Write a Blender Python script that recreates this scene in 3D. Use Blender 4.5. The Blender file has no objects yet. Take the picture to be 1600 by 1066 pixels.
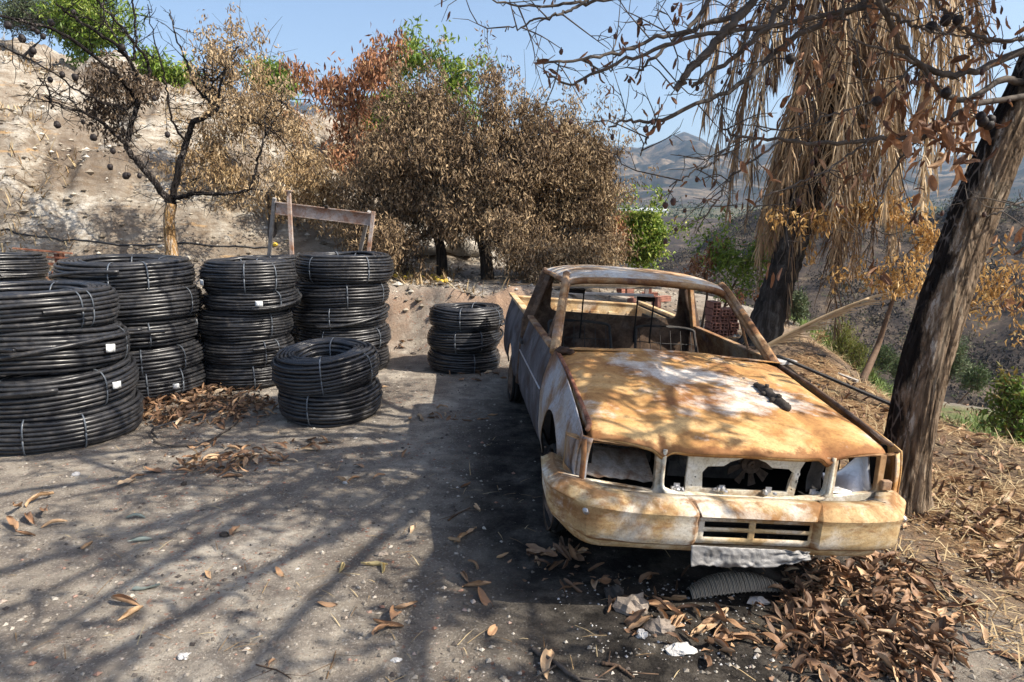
import bpy, math, random
import numpy as np
from mathutils import Vector, Matrix
# ------------------------------------------------------------------ camera, sky, sun, exposure
S = bpy.context.scene
COL = S.collection
HC = 1.68
cam_d = bpy.data.cameras.new('camera'); cam = bpy.data.objects.new('camera', cam_d); COL.objects.link(cam)
cam_d.lens = 24.0; cam_d.sensor_width = 36.0; cam_d.clip_start = 0.05; cam_d.clip_end = 6000
cam.location = (0, 0, HC); cam.rotation_euler = (math.radians(80.0), 0, 0)
S.camera = cam
SUN_EL = math.radians(46.0)
sh = np.array([0.94, -0.33]); sh = sh / np.linalg.norm(sh)
sun_dir = Vector((sh[0]*math.cos(SUN_EL), sh[1]*math.cos(SUN_EL), math.sin(SUN_EL)))
W = bpy.data.worlds.new('World'); S.world = W; W.use_nodes = True
nt = W.node_tree; bg = nt.nodes['Background']
sky = nt.nodes.new('ShaderNodeTexSky'); sky.sky_type = 'NISHITA'; sky.sun_disc = False
sky.sun_elevation = SUN_EL; sky.sun_rotation = math.atan2(sh[0], sh[1])
sky.altitude = 300; sky.air_density = 1.0; sky.dust_density = 3.6; sky.ozone_density = 1.5
nt.links.new(sky.outputs[0], bg.inputs[0]); bg.inputs[1].default_value = 0.128
sl = bpy.data.lights.new('sun', 'SUN'); so = bpy.data.objects.new('sun', sl); COL.objects.link(so)
sl.energy = 5.0; sl.angle = math.radians(0.45); sl.color = (1.0, 0.92, 0.80)
so.rotation_euler = sun_dir.to_track_quat('Z', 'Y').to_euler(); so.location = (8, -4, 12)
S.view_settings.view_transform = 'Standard'; S.view_settings.look = 'None'
S.view_settings.exposure = 0.86; S.view_settings.gamma = 1.0
S.cycles.volume_bounces = 0; S.cycles.max_bounces = 6
random.seed(7); RNG = np.random.default_rng(11)

# ------------------------------------------------------------------ helpers
PT = math.radians(10.0); FPX = 1067.0
FW = np.array([0, math.cos(PT), -math.sin(PT)]); UPV = np.array([0, math.sin(PT), math.cos(PT)])
def at(px, py, y):
    """point at world distance y whose direction is that of a photo pixel (1600 x 1066)"""
    r = FW + np.array([1., 0, 0])*(px-800)/FPX + UPV*(533-py)/FPX
    return np.array([0, 0, HC]) + r*(y/r[1])
def ss(a, b, x):
    t = np.clip((x-a)/(b-a), 0, 1); return t*t*(3-2*t)
def _hash(ix, iy, iz, seed):
    h = (ix.astype(np.int64)*374761393 + iy.astype(np.int64)*668265263 + iz.astype(np.int64)*2147483647 + seed*974711) & 0xffffffff
    h = ((h ^ (h >> 13))*1274126177) & 0xffffffff
    h = ((h ^ (h >> 16))*2246822519) & 0xffffffff
    return ((h ^ (h >> 15)) & 0xffffff)/float(0xffffff)
def vnoise(x, y, z=0.0, seed=0):
    x, y, z = np.broadcast_arrays(np.asarray(x, float), np.asarray(y, float), np.asarray(z, float))
    ix, iy, iz = np.floor(x), np.floor(y), np.floor(z)
    fx, fy, fz = x-ix, y-iy, z-iz
    fx, fy, fz = fx*fx*(3-2*fx), fy*fy*(3-2*fy), fz*fz*(3-2*fz)
    r = 0
    for dx in (0, 1):
        for dy in (0, 1):
            for dz in (0, 1):
                w = (fx if dx else 1-fx)*(fy if dy else 1-fy)*(fz if dz else 1-fz)
                r = r + w*_hash(ix+dx, iy+dy, iz+dz, seed)
    return r
def fbm(x, y, z=0.0, oct=4, seed=0, gain=.5):
    s = 0; a = 1; t = 0
    for o in range(oct):
        s = s + a*(vnoise(x*2**o, y*2**o, np.asarray(z)*2**o, seed+o)-.5); t += a; a *= gain
    return s/t*2
def link(o, parent=None, label=None, cat=None, group=None, kind=None):
    COL.objects.link(o)
    if parent is not None: o.parent = parent
    tag(o, label, cat, group, kind); return o
def tag(o, label=None, cat=None, group=None, kind=None):
    if label: o['label'] = label
    if cat: o['category'] = cat
    if group: o['group'] = group
    if kind: o['kind'] = kind
    return o
def empty(name, loc=(0, 0, 0), rz=0, label=None, cat=None, group=None):
    o = bpy.data.objects.new(name, None); o.empty_display_size = .1
    o.location = loc; o.rotation_euler = (0, 0, rz); return link(o, None, label, cat, group)
def copy_tree(o, parent=None):
    c = o.copy(); COL.objects.link(c); c.parent = parent
    for ch in list(o.children): copy_tree(ch, c)
    return c
class MB:
    """collects polygons, then links them as one mesh object"""
    def __init__(s): s.v = []; s.f = []; s.n = 0; s.a = {}
    def add(s, V, F, **attrs):
        V = np.asarray(V, float).reshape(-1, 3); F = np.asarray(F)
        s.v.append(V); s.f.append(F+s.n)
        for k, val in attrs.items():
            s.a.setdefault(k, []).append((s.n, np.broadcast_to(np.asarray(val, float), (len(V),))))
        s.n += len(V); return s
    def mesh(s, name, mat=None, smooth=True):
        me = bpy.data.meshes.new(name)
        if not s.v: return me
        V = np.concatenate(s.v)
        me.vertices.add(len(V)); me.vertices.foreach_set('co', V.astype(np.float32).ravel())
        fl = [f for f in s.f if len(f)]
        idx = np.concatenate([f.ravel() for f in fl]); cnt = np.concatenate([np.full(len(f), f.shape[1]) for f in fl])
        st = np.concatenate([[0], np.cumsum(cnt)[:-1]])
        me.loops.add(len(idx)); me.loops.foreach_set('vertex_index', idx.astype(np.int32))
        me.polygons.add(len(cnt)); me.polygons.foreach_set('loop_start', st.astype(np.int32)); me.polygons.foreach_set('loop_total', cnt.astype(np.int32))
        me.polygons.foreach_set('use_smooth', np.full(len(cnt), bool(smooth)))
        for k, L in s.a.items():
            arr = np.zeros(len(V), np.float32)
            for n, val in L: arr[n:n+len(val)] = val
            me.attributes.new(k, 'FLOAT', 'POINT').data.foreach_set('value', arr)
        me.update(calc_edges=True); me.validate()
        if smooth == 'angle': me.set_sharp_from_angle(angle=math.radians(28))
        if mat: me.materials.append(mat)
        return me
    def build(s, name, mat, parent=None, smooth=True, loc=None, **t):
        me = s.mesh(name, mat, smooth)
        o = bpy.data.objects.new(name, me)
        if loc is not None: o.location = loc
        return link(o, parent, **t)
    def box(s, c, d, R=None, **at_):
        c = np.array(c, float); d = np.array(d, float)/2
        V = np.array([[x, y, z] for x in (-1, 1) for y in (-1, 1) for z in (-1, 1)], float)*d
        if R is not None: V = V@np.array(R).T
        F = [[0, 1, 3, 2], [4, 6, 7, 5], [0, 4, 5, 1], [2, 3, 7, 6], [0, 2, 6, 4], [1, 5, 7, 3]]
        return s.add(V+c, F, **at_)
    def bar(s, a, b, w, h, up=(0, 0, 1), **at_):
        a = np.array(a, float); b = np.array(b, float); t = b-a; L = np.linalg.norm(t); t /= L
        u = np.cross(np.array(up, float), t)
        if np.linalg.norm(u) < 1e-4: u = np.cross([1., 0, 0], t)
        u /= np.linalg.norm(u); v = np.cross(t, u)
        return s.box((a+b)/2, (w, L, h), np.stack([u, t, v], 1), **at_)
    def tube(s, pts, r, n=8, closed=False, cap=True, **at_):
        P = np.asarray(pts, float); m = len(P); r = np.broadcast_to(np.asarray(r, float), (m,))
        T = (np.roll(P, -1, 0)-np.roll(P, 1, 0)) if closed else np.gradient(P, axis=0)
        T /= np.linalg.norm(T, axis=1)[:, None]+1e-9
        ref = np.eye(3)[np.argmin(np.abs(T).mean(0))]
        U = np.cross(T, ref); U /= np.linalg.norm(U, axis=1)[:, None]+1e-9; Vv = np.cross(T, U)
        a = np.arange(n)*2*np.pi/n
        V = P[:, None]+r[:, None, None]*(np.cos(a)[None, :, None]*U[:, None]+np.sin(a)[None, :, None]*Vv[:, None])
        V = V.reshape(-1, 3)
        I = np.arange(m if closed else m-1)[:, None]; J = np.arange(n)[None]
        I2 = (I+1) % m; J2 = (J+1) % n
        F = np.stack([I*n+J, I*n+J2, I2*n+J2, I2*n+J], -1).reshape(-1, 4)
        s.add(V, F, **at_)
        if cap and not closed:
            k = s.n-m*n
            s.f.append(np.arange(n)[None, ::-1]+k); s.f.append(np.arange(n)[None]+k+(m-1)*n)
        return s
    def grid(s, G, keep=None, **at_):
        G = np.asarray(G, float); m, n = G.shape[:2]
        I, J = np.meshgrid(np.arange(m-1), np.arange(n-1), indexing='ij')
        F = np.stack([I*n+J, I*n+J+1, (I+1)*n+J+1, (I+1)*n+J], -1)
        F = F[keep] if keep is not None else F.reshape(-1, 4)
        return s.add(G.reshape(-1, 3), F.reshape(-1, 4), **at_)
    def ball(s, c, r, n=8, jit=0., rng=None, **at_):
        th = np.linspace(0, np.pi, n//2+1)[1:-1]; ph = np.arange(n)*2*np.pi/n
        V = [[0, 0, 1.]]+[[math.sin(t)*math.cos(p), math.sin(t)*math.sin(p), math.cos(t)] for t in th for p in ph]+[[0, 0, -1.]]
        V = np.array(V)
        if jit: V = V*(1+(rng or RNG).uniform(-jit, jit, (len(V), 1)))
        k = len(th); q = []
        for i in range(k-1):
            for j in range(n): q.append([1+i*n+j, 1+(i+1)*n+j, 1+(i+1)*n+(j+1) % n, 1+i*n+(j+1) % n])
        t1 = [[0, 1+j, 1+(j+1) % n] for j in range(n)]+[[len(V)-1, 1+(k-1)*n+(j+1) % n, 1+(k-1)*n+j] for j in range(n)]
        n0 = s.n; s.add(V*np.asarray(r, float)+np.asarray(c, float), np.array(t1), **at_)
        if q: s.f.append(np.array(q)+n0)
        return s
def solid(o, th, off=-1, bev=0):
    m = o.modifiers.new('s', 'SOLIDIFY'); m.thickness = th; m.offset = off
    if bev:
        b = o.modifiers.new('b', 'BEVEL'); b.width = bev; b.segments = 2; b.limit_method = 'ANGLE'
    return o
def bevel(o, w, seg=2):
    b = o.modifiers.new('b', 'BEVEL'); b.width = w; b.segments = seg; b.limit_method = 'ANGLE'; b.angle_limit = math.radians(35); return o
def crgrid(C, nu, nv):
    """Catmull-Rom upsample of a control grid (m x n x 3)"""
    def up(A, k):
        m = len(A); t = np.linspace(0, m-1, k); i = np.minimum(t.astype(int), m-2); f = (t-i).reshape((-1,)+(1,)*(A.ndim-1))
        p = np.concatenate([(2*A[0]-A[1])[None], A, (2*A[-1]-A[-2])[None]])
        a, b, c, d = p[i], p[i+1], p[i+2], p[i+3]
        return .5*((2*b)+(-a+c)*f+(2*a-5*b+4*c-d)*f*f+(-a+3*b-3*c+d)*f**3)
    A = up(np.asarray(C, float), nu); return up(A.transpose(1, 0, 2), nv).transpose(1, 0, 2)
def crpath(P, k): return crgrid(np.stack([P, P], 1), k, 2)[:, 0]
def plate(name, loops, th, mat, parent, M=None, bev=0.0, fn=None, **t):
    """flat plate with holes: loops of (u,v); M maps (u,v,thickness) to 3D"""
    cu = bpy.data.curves.new(name, 'CURVE'); cu.dimensions = '2D'; cu.fill_mode = 'BOTH'; cu.extrude = th/2; cu.bevel_depth = bev
    for L in loops:
        sp = cu.splines.new('POLY'); sp.points.add(len(L)-1)
        for p, q in zip(sp.points, L): p.co = (q[0], q[1], 0, 1)
        sp.use_cyclic_u = True
    tmp = bpy.data.objects.new('tmp', cu); COL.objects.link(tmp)
    me = bpy.data.meshes.new_from_object(tmp.evaluated_get(bpy.context.evaluated_depsgraph_get()))
    bpy.data.objects.remove(tmp); bpy.data.curves.remove(cu)
    me.name = name; me.materials.clear(); me.materials.append(mat)
    n = len(me.vertices); c = np.zeros(n*3, np.float32); me.vertices.foreach_get('co', c); c = c.reshape(-1, 3).astype(float)
    c = fn(c) if fn else (np.c_[c, np.ones(n)]@np.array(M).T)[:, :3]
    me.vertices.foreach_set('co', c.astype(np.float32).ravel()); me.update()
    o = bpy.data.objects.new(name, me); return link(o, parent, **t)
def rrect(x0, z0, x1, z1, r=.02, n=4):
    P = []
    for cx, cz, a in ((x1-r, z1-r, 0), (x0+r, z1-r, 90), (x0+r, z0+r, 180), (x1-r, z0+r, 270)):
        for k in range(n+1):
            t = math.radians(a+90*k/n); P.append((cx+r*math.cos(t), cz+r*math.sin(t)))
    return P
# ------------------------------------------------------------------ node materials
class NM:
    def __init__(s, name, rough=.8, metal=0., spec=.3):
        s.m = bpy.data.materials.new(name); s.m.use_nodes = True; s.t = s.m.node_tree; s.b = s.t.nodes['Principled BSDF']
        s.b.inputs['Roughness'].default_value = rough; s.b.inputs['Metallic'].default_value = metal
        s.b.inputs['Specular IOR Level'].default_value = spec
        s.co = s.t.nodes.new('ShaderNodeTexCoord').outputs['Object']
    def set(s, k, v): s.b.inputs[k].default_value = v; return s
    def lk(s, a, b): s.t.links.new(a, b)
    def put(s, inp, v):
        if isinstance(v, bpy.types.NodeSocket): s.lk(v, inp)
        elif isinstance(v, (tuple, list)) and len(v) == 3 and inp.type == 'RGBA': inp.default_value = (*v, 1)
        else: inp.default_value = v
    def map(s, sc, vec=None, rot=(0, 0, 0)):
        n = s.t.nodes.new('ShaderNodeMapping'); s.lk(vec or s.co, n.inputs[0]); n.inputs['Scale'].default_value = sc; n.inputs['Rotation'].default_value = rot; return n.outputs[0]
    def noise(s, scale, detail=5, rough=.6, vec=None, dist=0.):
        n = s.t.nodes.new('ShaderNodeTexNoise'); s.lk(vec or s.co, n.inputs['Vector'])
        n.inputs['Scale'].default_value = scale; n.inputs['Detail'].default_value = detail; n.inputs['Roughness'].default_value = rough; n.inputs['Distortion'].default_value = dist
        return n.outputs['Fac']
    def vor(s, scale, feat='F1', out='Distance', vec=None, rnd=1.):
        n = s.t.nodes.new('ShaderNodeTexVoronoi'); n.feature = feat; s.lk(vec or s.co, n.inputs['Vector']); n.inputs['Scale'].default_value = scale; n.inputs['Randomness'].default_value = rnd
        return n.outputs[out]
    def attr(s, name):
        n = s.t.nodes.new('ShaderNodeAttribute'); n.attribute_name = name; return n.outputs['Fac']
    def ramp(s, v, stops, interp='LINEAR'):
        n = s.t.nodes.new('ShaderNodeValToRGB'); s.lk(v, n.inputs[0]); e = n.color_ramp.elements; n.color_ramp.interpolation = interp
        while len(e) < len(stops): e.new(.5)
        for i, (p, c) in enumerate(stops):
            e[i].position = p; e[i].color = (*c, 1) if isinstance(c, tuple) else (c, c, c, 1)
        return n.outputs[0]
    def mix(s, f, a, b, mode='MIX'):
        n = s.t.nodes.new('ShaderNodeMix'); n.data_type = 'RGBA'; n.blend_type = mode
        s.put(n.inputs[0], f); s.put(n.inputs[6], a); s.put(n.inputs[7], b); return n.outputs[2]
    def math(s, op, a, b=0., c=None):
        n = s.t.nodes.new('ShaderNodeMath'); n.operation = op; s.put(n.inputs[0], a); s.put(n.inputs[1], b)
        if c is not None: s.put(n.inputs[2], c)
        return n.outputs[0]
    def base(s, c): s.put(s.b.inputs['Base Color'], c); return s
    def rough(s, v): s.put(s.b.inputs['Roughness'], v); return s
    def bump(s, h, dist=.01, st=1.):
        n = s.t.nodes.new('ShaderNodeBump'); n.inputs['Strength'].default_value = st; n.inputs['Distance'].default_value = dist
        if getattr(s, '_bn', None) is not None: s.lk(s._bn, n.inputs['Normal'])
        s.lk(h, n.inputs['Height']); s._bn = n.outputs[0]; s.lk(n.outputs[0], s.b.inputs['Normal']); return s
def leafmat(name, stops, rough=.6, trans=0., spec=.3):
    m = NM(name, rough, 0, spec); v = m.attr('v')
    n = m.noise(40, 3)
    c = m.mix(m.math('MULTIPLY', n, .5), m.ramp(v, stops), m.ramp(v, [(p, tuple(x*.5 for x in q)) for p, q in stops]))
    m.base(c)
    if trans:
        t = m.t.nodes.new('ShaderNodeBsdfTranslucent'); mx = m.t.nodes.new('ShaderNodeMixShader'); mx.inputs[0].default_value = trans
        m.lk(c, t.inputs[0]); m.lk(m.b.outputs[0], mx.inputs[1]); m.lk(t.outputs[0], mx.inputs[2]); m.lk(mx.outputs[0], m.t.nodes['Material Output'].inputs[0])
    return m.m
def solidcol(name, c, rough=.7, metal=0., var=.35, sc=8., bump=.002):
    m = NM(name, rough, metal); n = m.noise(sc, 6, .65)
    m.base(m.ramp(n, [(.3, tuple(x*(1-var) for x in c)), (.7, tuple(min(1, x*(1+var)) for x in c))]))
    if bump: m.bump(m.noise(sc*8, 4), bump)
    return m.m
# ------------------------------------------------------------------ the ground: one sheet from the yard to the mountains
def pcol(x, y): return 800+FPX*(x/np.maximum(y, .01))*1.0
def hgt(x, y):
    x = np.asarray(x, float); y = np.asarray(y, float); x, y = np.broadcast_arrays(x, y)
    z = -.045*np.clip(x-.2, 0, 2.3)
    xe = np.interp(y, [0, 3, 5.6, 8, 9, 11, 14, 18], [5.2, 4.6, 3.75, 3.5, 3.9, 4.4, 4.0, 3.0])
    z = z-1.35*ss(0, 2.6, x-xe)-.25*np.clip(x-xe-2.6, 0, 8)*ss(10, 16, y)
    y0 = np.interp(x, [-4, -2.8, -2.2, -.5, .8, 3], [9.4, 9.2, 8.75, 8.6, 8.4, 8.6])
    y0 = y0+.25*fbm(x*1.3, y*.2, oct=3, seed=5)
    wd = np.interp(x, [-.2, 1, 3], [.42, 1.6, 3.]); am = np.interp(x, [-9, -3, .3, 2, 4, 6], [.95, .74, .72, .5, .3, 0.])
    z = z+am*ss(0, 1, (y-y0)/wd)+.035*np.clip(y-9, 0, 6)*ss(5, 1, x)
    z = z+.06*np.clip(y-9, 0, 3)*ss(-3, -5, x)
    # palm mound
    z = z+.28*np.exp(-((x-3.35)**2+(y-8.6)**2)/1.1)
    # embankment on the left
    d = (y-(11.4+.42*(x+3)))/1.1
    cap = np.interp(x, [-22, -14, -6.7, -4.3, -2, 0, 2, 4], [6.6, 5.6, 3.8, 2.2, 1.0, .45, .1, .0])
    e = np.maximum(d, 0)*.78
    n1 = fbm(x*.35, y*.35, oct=5, seed=21); n2 = fbm(x*1.6, y*.7+x*.5, oct=4, seed=31)
    emb = cap*(1-np.exp(-e/np.maximum(cap, .05)*1.25))
    z = z+emb*(1+.16*n1)+ss(0, 1.2, d)*ss(4, -1, x)*(.34*n1+.42*n2+.16*fbm(x*4.5, y*3, oct=3, seed=33))
    # fall to the ravine behind, right
    r = np.hypot(x, y); pc = pcol(x, y)
    side = ss(-1.5, 3.5, x-.06*y)
    z = z-side*(ss(14, 24, r)*2.4+ss(22, 50, r)*8.5)
    z = z+.16*fbm(x*2.2, y*2.2, oct=4, seed=44)*np.exp(-((y-9.1)/.6)**2)*ss(1.5, .3, x)+.035*fbm(x*1.2, y*1.2, oct=3, seed=3)*ss(1, 3, r)+.012*fbm(x*6, y*6, oct=3, seed=4)
    z = z+ss(12, 25, r)*1.3*fbm(x*.12, y*.12, oct=5, seed=8)*side
    # far side of the ravine
    def elz(py, rr): return HC+rr*np.tan(np.radians(-10)+np.arctan((533-py)/FPX)*1.0)
    crest = np.interp(pc, [300, 800, 950, 1030, 1110, 1190, 1300, 1430, 1600, 2200], [430, 430, 428, 400, 368, 330, 338, 345, 322, 310])
    zc = elz(crest, 92)+2.2*fbm(pc*.012, r*.02, oct=4, seed=9)
    t = ss(50, 92, r); far = zc*t+(-9.5)*(1-t)
    far = far+(2.6*fbm(x*.05, y*.05, oct=5, seed=12))*ss(40, 60, r)*ss(140, 92, r)
    far = np.where(r > 92, zc-9*ss(92, 125, r), far)
    z = z*(1-side*ss(44, 54, r))+far*side*ss(44, 54, r) if np.ndim(z) else z
    z2 = elz(343, 240); t2 = ss(130, 235, r)
    z = np.where(r > 125, z*(1-t2)+(z2+3*fbm(x*.02, y*.02, oct=4, seed=41))*t2, z)
    z = np.where(r > 235, z2+ss(235, 620, r)*(elz(327, 620)-z2)+fbm(x*.01, y*.01, oct=3, seed=40)*1.2, z)
    prof = np.interp(pc, [-900, 0, 300, 420, 520, 580, 700, 880, 945, 1000, 1030, 1060, 1085, 1112, 1150, 1200, 1300, 1430, 1600, 2500],
                     [150, 130, 150, 160, 172, 205, 225, 212, 228, 233, 222, 211, 220, 240, 238, 226, 238, 262, 248, 200])
    zm = elz(prof, 1250)
    tm = np.clip((r-600)/650, 0, 1); tm = tm**1.15
    rid = 1-np.abs(fbm(x*.0035, y*.0035, oct=6, seed=50, gain=.55))*2
    rid2 = fbm(x*.008, y*.008, oct=6, seed=60, gain=.6)
    m = elz(327, 620)*(1-tm)+zm*tm+(rid-.5)*52*tm*(1-tm)*2.6+rid2*26*ss(.02, .4, tm)*(1-.75*ss(.8, 1, tm))
    z = np.where(r > 610, m-ss(1250, 1800, r)*40, z)
    return z
fine = np.radians(np.arange(-41, 41.001, .135)); co1 = np.radians(np.arange(-180, -41, 3.)); co2 = np.radians(np.arange(41.5, 180, 3.))
AZ = np.concatenate([co1, fine, co2])
RR = [0.35]
while RR[-1] < 1900: RR.append(RR[-1]*1.0145)
RR = np.array(RR)
A2, R2 = np.meshgrid(AZ, RR); gx = R2*np.sin(A2); gy = R2*np.cos(A2)
back = ss(1.9, 2.6, np.abs(A2))
gz = hgt(gx, np.maximum(gy, .01)); gz = gz*(1-back)+back*(-.02+0*gz)
gz = np.where((np.abs(A2) > 1.25) & (R2 > 30), np.minimum(gz, 6), gz)
nr, na = gx.shape
I, J = np.meshgrid(np.arange(nr-1), np.arange(na), indexing='ij'); J2 = (J+1) % na
F = np.stack([I*na+J, (I+1)*na+J, (I+1)*na+J2, I*na+J2], -1).reshape(-1, 4)
b = MB()
V = np.stack([gx, gy, gz], -1).reshape(-1, 3)
x, y, r = V[:, 0], V[:, 1], np.hypot(V[:, 0], V[:, 1]); pc = pcol(x, np.maximum(y, .01))
d = (y-(11.4+.42*(x+3)))/1.1
nz = fbm(x*.8, y*.8, oct=4, seed=70)
w_sand = ss(-.9, .4, d+.5*nz)*ss(3.5, 1.5, x)*ss(60, 40, r)
w_sand = np.maximum(w_sand, .55*ss(8.9, 9.6, y+.3*nz)*ss(40, 20, r)*ss(5, 3, x))
w_red = .75*ss(-.35, .3, nz+.25)*np.exp(-((y-8.9)/.42)**2)*ss(-2.6, -1.6, x)*ss(.8, .0, x)
w_dry = ss(1.9, 2.6, x+.35*nz+.12*(y-4)*ss(8, 5, y))*ss(11.5, 9, y)*ss(40, 25, r)
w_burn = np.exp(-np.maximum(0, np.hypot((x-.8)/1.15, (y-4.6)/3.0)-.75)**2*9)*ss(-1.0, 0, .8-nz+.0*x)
w_green = ss(4.6, 5.6, x+.5*nz)*ss(6, 7.5, y+nz)*ss(12.5, 10.5, y+nz)
w_far = ss(22, 48, r)*ss(-1.5, 3.5, x-.06*y); w_far = np.maximum(w_far, ss(60, 100, r))
w_field = ss(235, 300, r)*ss(640, 560, r)
w_mtn = ss(580, 700, r)
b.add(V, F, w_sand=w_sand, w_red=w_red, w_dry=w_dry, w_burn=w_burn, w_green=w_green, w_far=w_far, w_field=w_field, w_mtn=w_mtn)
k = 0
b.add(np.concatenate([[[0, 0, -.02]], V[:na]]), np.stack([np.zeros(na, int), 1+np.arange(na), 1+(np.arange(na)+1) % na], 1))
m = NM('ground_soil', .95, 0, .15)
n1 = m.noise(1.1, 6, .62); n2 = m.noise(6, 6, .65); n3 = m.noise(60, 4, .7); vo = m.vor(55, out='Color'); vd = m.vor(55)
grey = m.ramp(n1, [(.34, (.235, .20, .16)), (.5, (.39, .34, .275)), (.64, (.52, .465, .385))])
grey = m.mix(m.ramp(n2, [(.42, 0.), (.58, .7)]), grey, (.17, .145, .125))
speck = m.ramp(m.noise(75, 3, .55), [(.56, 0.), (.66, 1.)])
grey = m.mix(m.ramp(m.noise(.62, 5, .65, None, .6), [(.49, 0.), (.60, .5)]), grey, (.12, .096, .076))
grey = m.mix(m.math('MULTIPLY', speck, .55), grey, (.58, .53, .46))
spd = m.ramp(m.noise(48, 3, .5), [(.32, 1.), (.42, 0.)])
grey = m.mix(m.math('MULTIPLY', spd, .5), grey, (.09, .08, .07))
rg = m.math('MULTIPLY', m.ramp(m.noise(33, 2, .5), [(.63, 0.), (.68, .8)]), m.ramp(m.noise(.8, 3), [(.45, 0.), (.6, 1.)]))
grey = m.mix(rg, grey, (.33, .13, .075))
sv = m.map((1, 1, 2.4)); sandn = m.noise(.55, 8, .68, sv, 1.2)
sand = m.ramp(sandn, [(.34, (.13, .10, .075)), (.45, (.25, .21, .165)), (.54, (.37, .33, .27)), (.64, (.55, .52, .46))])
sand = m.mix(m.ramp(m.noise(7, 7, .72, sv), [(.40, .7), (.55, 0.)]), sand, (.17, .125, .085))
sand = m.mix(m.ramp(m.noise(2.0, 4, .6, m.map((.25, 1, 3.5))), [(.62, 0.), (.70, .55)]), sand, (.52, .31, .12))
red = m.ramp(n2, [(.35, (.17, .085, .05)), (.6, (.40, .25, .155))])
dry = m.ramp(m.noise(9, 7, .75, m.map((1, 1, 1)), 1.5), [(.34, (.055, .035, .022)), (.48, (.20, .115, .055)), (.6, (.36, .235, .125)), (.72, (.50, .38, .24))])
dry = m.mix(m.ramp(m.noise(.9, 3), [(.48, 0.), (.62, .6)]), dry, (.12, .10, .085))
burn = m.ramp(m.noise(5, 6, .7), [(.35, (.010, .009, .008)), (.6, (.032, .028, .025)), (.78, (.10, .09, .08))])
green = m.ramp(m.noise(3.2, 6, .7), [(.38, (.20, .15, .08)), (.5, (.11, .13, .035)), (.62, (.07, .12, .02))])
fn = m.noise(.14, 8, .72, None, .6)
fn = m.math('ADD', m.math('MULTIPLY', fn, .6), m.math('MULTIPLY', m.noise(1.3, 7, .75), .4))
farc = m.ramp(fn, [(.40, (.012, .010, .010)), (.47, (.032, .026, .024)), (.54, (.066, .051, .040)), (.64, (.17, .13, .09))])
farc = m.mix(m.ramp(m.noise(.9, 5, .7), [(.60, 0.), (.68, .8)]), farc, (.045, .06, .022))
field = m.ramp(m.noise(.03, 4, .6, m.map((1, 4, 1))), [(.38, (.035, .045, .025)), (.5, (.075, .072, .04)), (.62, (.17, .135, .085))])
mn = m.noise(.020, 10, .74, None, .8)
mtn = m.ramp(mn, [(.41, (.006, .008, .007)), (.47, (.020, .019, .016)), (.52, (.055, .043, .032)), (.60, (.18, .135, .09))])
mtn = m.mix(m.ramp(m.noise(.10, 7, .8), [(.5, 0.), (.60, .85)]), mtn, (.012, .018, .010))
c = m.mix(m.attr('w_dry'), grey, dry); c = m.mix(m.attr('w_sand'), c, sand); c = m.mix(m.attr('w_red'), c, red)
c = m.mix(m.math('MULTIPLY', m.attr('w_green'), .8), c, green); c = m.mix(m.attr('w_far'), c, farc)
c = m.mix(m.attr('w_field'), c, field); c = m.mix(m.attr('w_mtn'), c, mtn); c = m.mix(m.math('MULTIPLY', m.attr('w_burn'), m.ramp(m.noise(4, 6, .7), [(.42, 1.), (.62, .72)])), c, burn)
m.base(c); m.bump(m.noise(3, 8, .7), .06, .8); m.bump(m.noise(26, 6, .75), .03, .9); m.bump(m.noise(90, 5, .7), .012, 1.)
M_GROUND = m.m
ground = b.build('ground', M_GROUND, kind='structure')
# greenhouses far down the valley are part of the fields
HX0, HY0, HST = -21.0, -1.0, .04
_hx = HX0+HST*np.arange(int(36/HST)); _hy = HY0+HST*np.arange(int(29/HST))
_HT = hgt(_hx[None, :], np.maximum(_hy[:, None], .01)); hgt_full = hgt
def hgt(x, y):
    """fast look-up of the near ground, exact farther out"""
    x, y = np.broadcast_arrays(np.asarray(x, float), np.asarray(y, float))
    fx = (x-HX0)/HST; fy = (y-HY0)/HST; ok = (fx > 0) & (fy > 0) & (fx < len(_hx)-2) & (fy < len(_hy)-2)
    ix = np.clip(fx.astype(int), 0, len(_hx)-2); iy = np.clip(fy.astype(int), 0, len(_hy)-2); u, v = fx-ix, fy-iy
    z = _HT[iy, ix]*(1-u)*(1-v)+_HT[iy, ix+1]*u*(1-v)+_HT[iy+1, ix]*(1-u)*v+_HT[iy+1, ix+1]*u*v
    if not ok.all():
        z = np.array(z); z[~ok] = hgt_full(x[~ok], np.maximum(y[~ok], .01))
    return z
def gnd(x, y): return float(hgt(np.array([x]), np.array([y]))[0])
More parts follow.
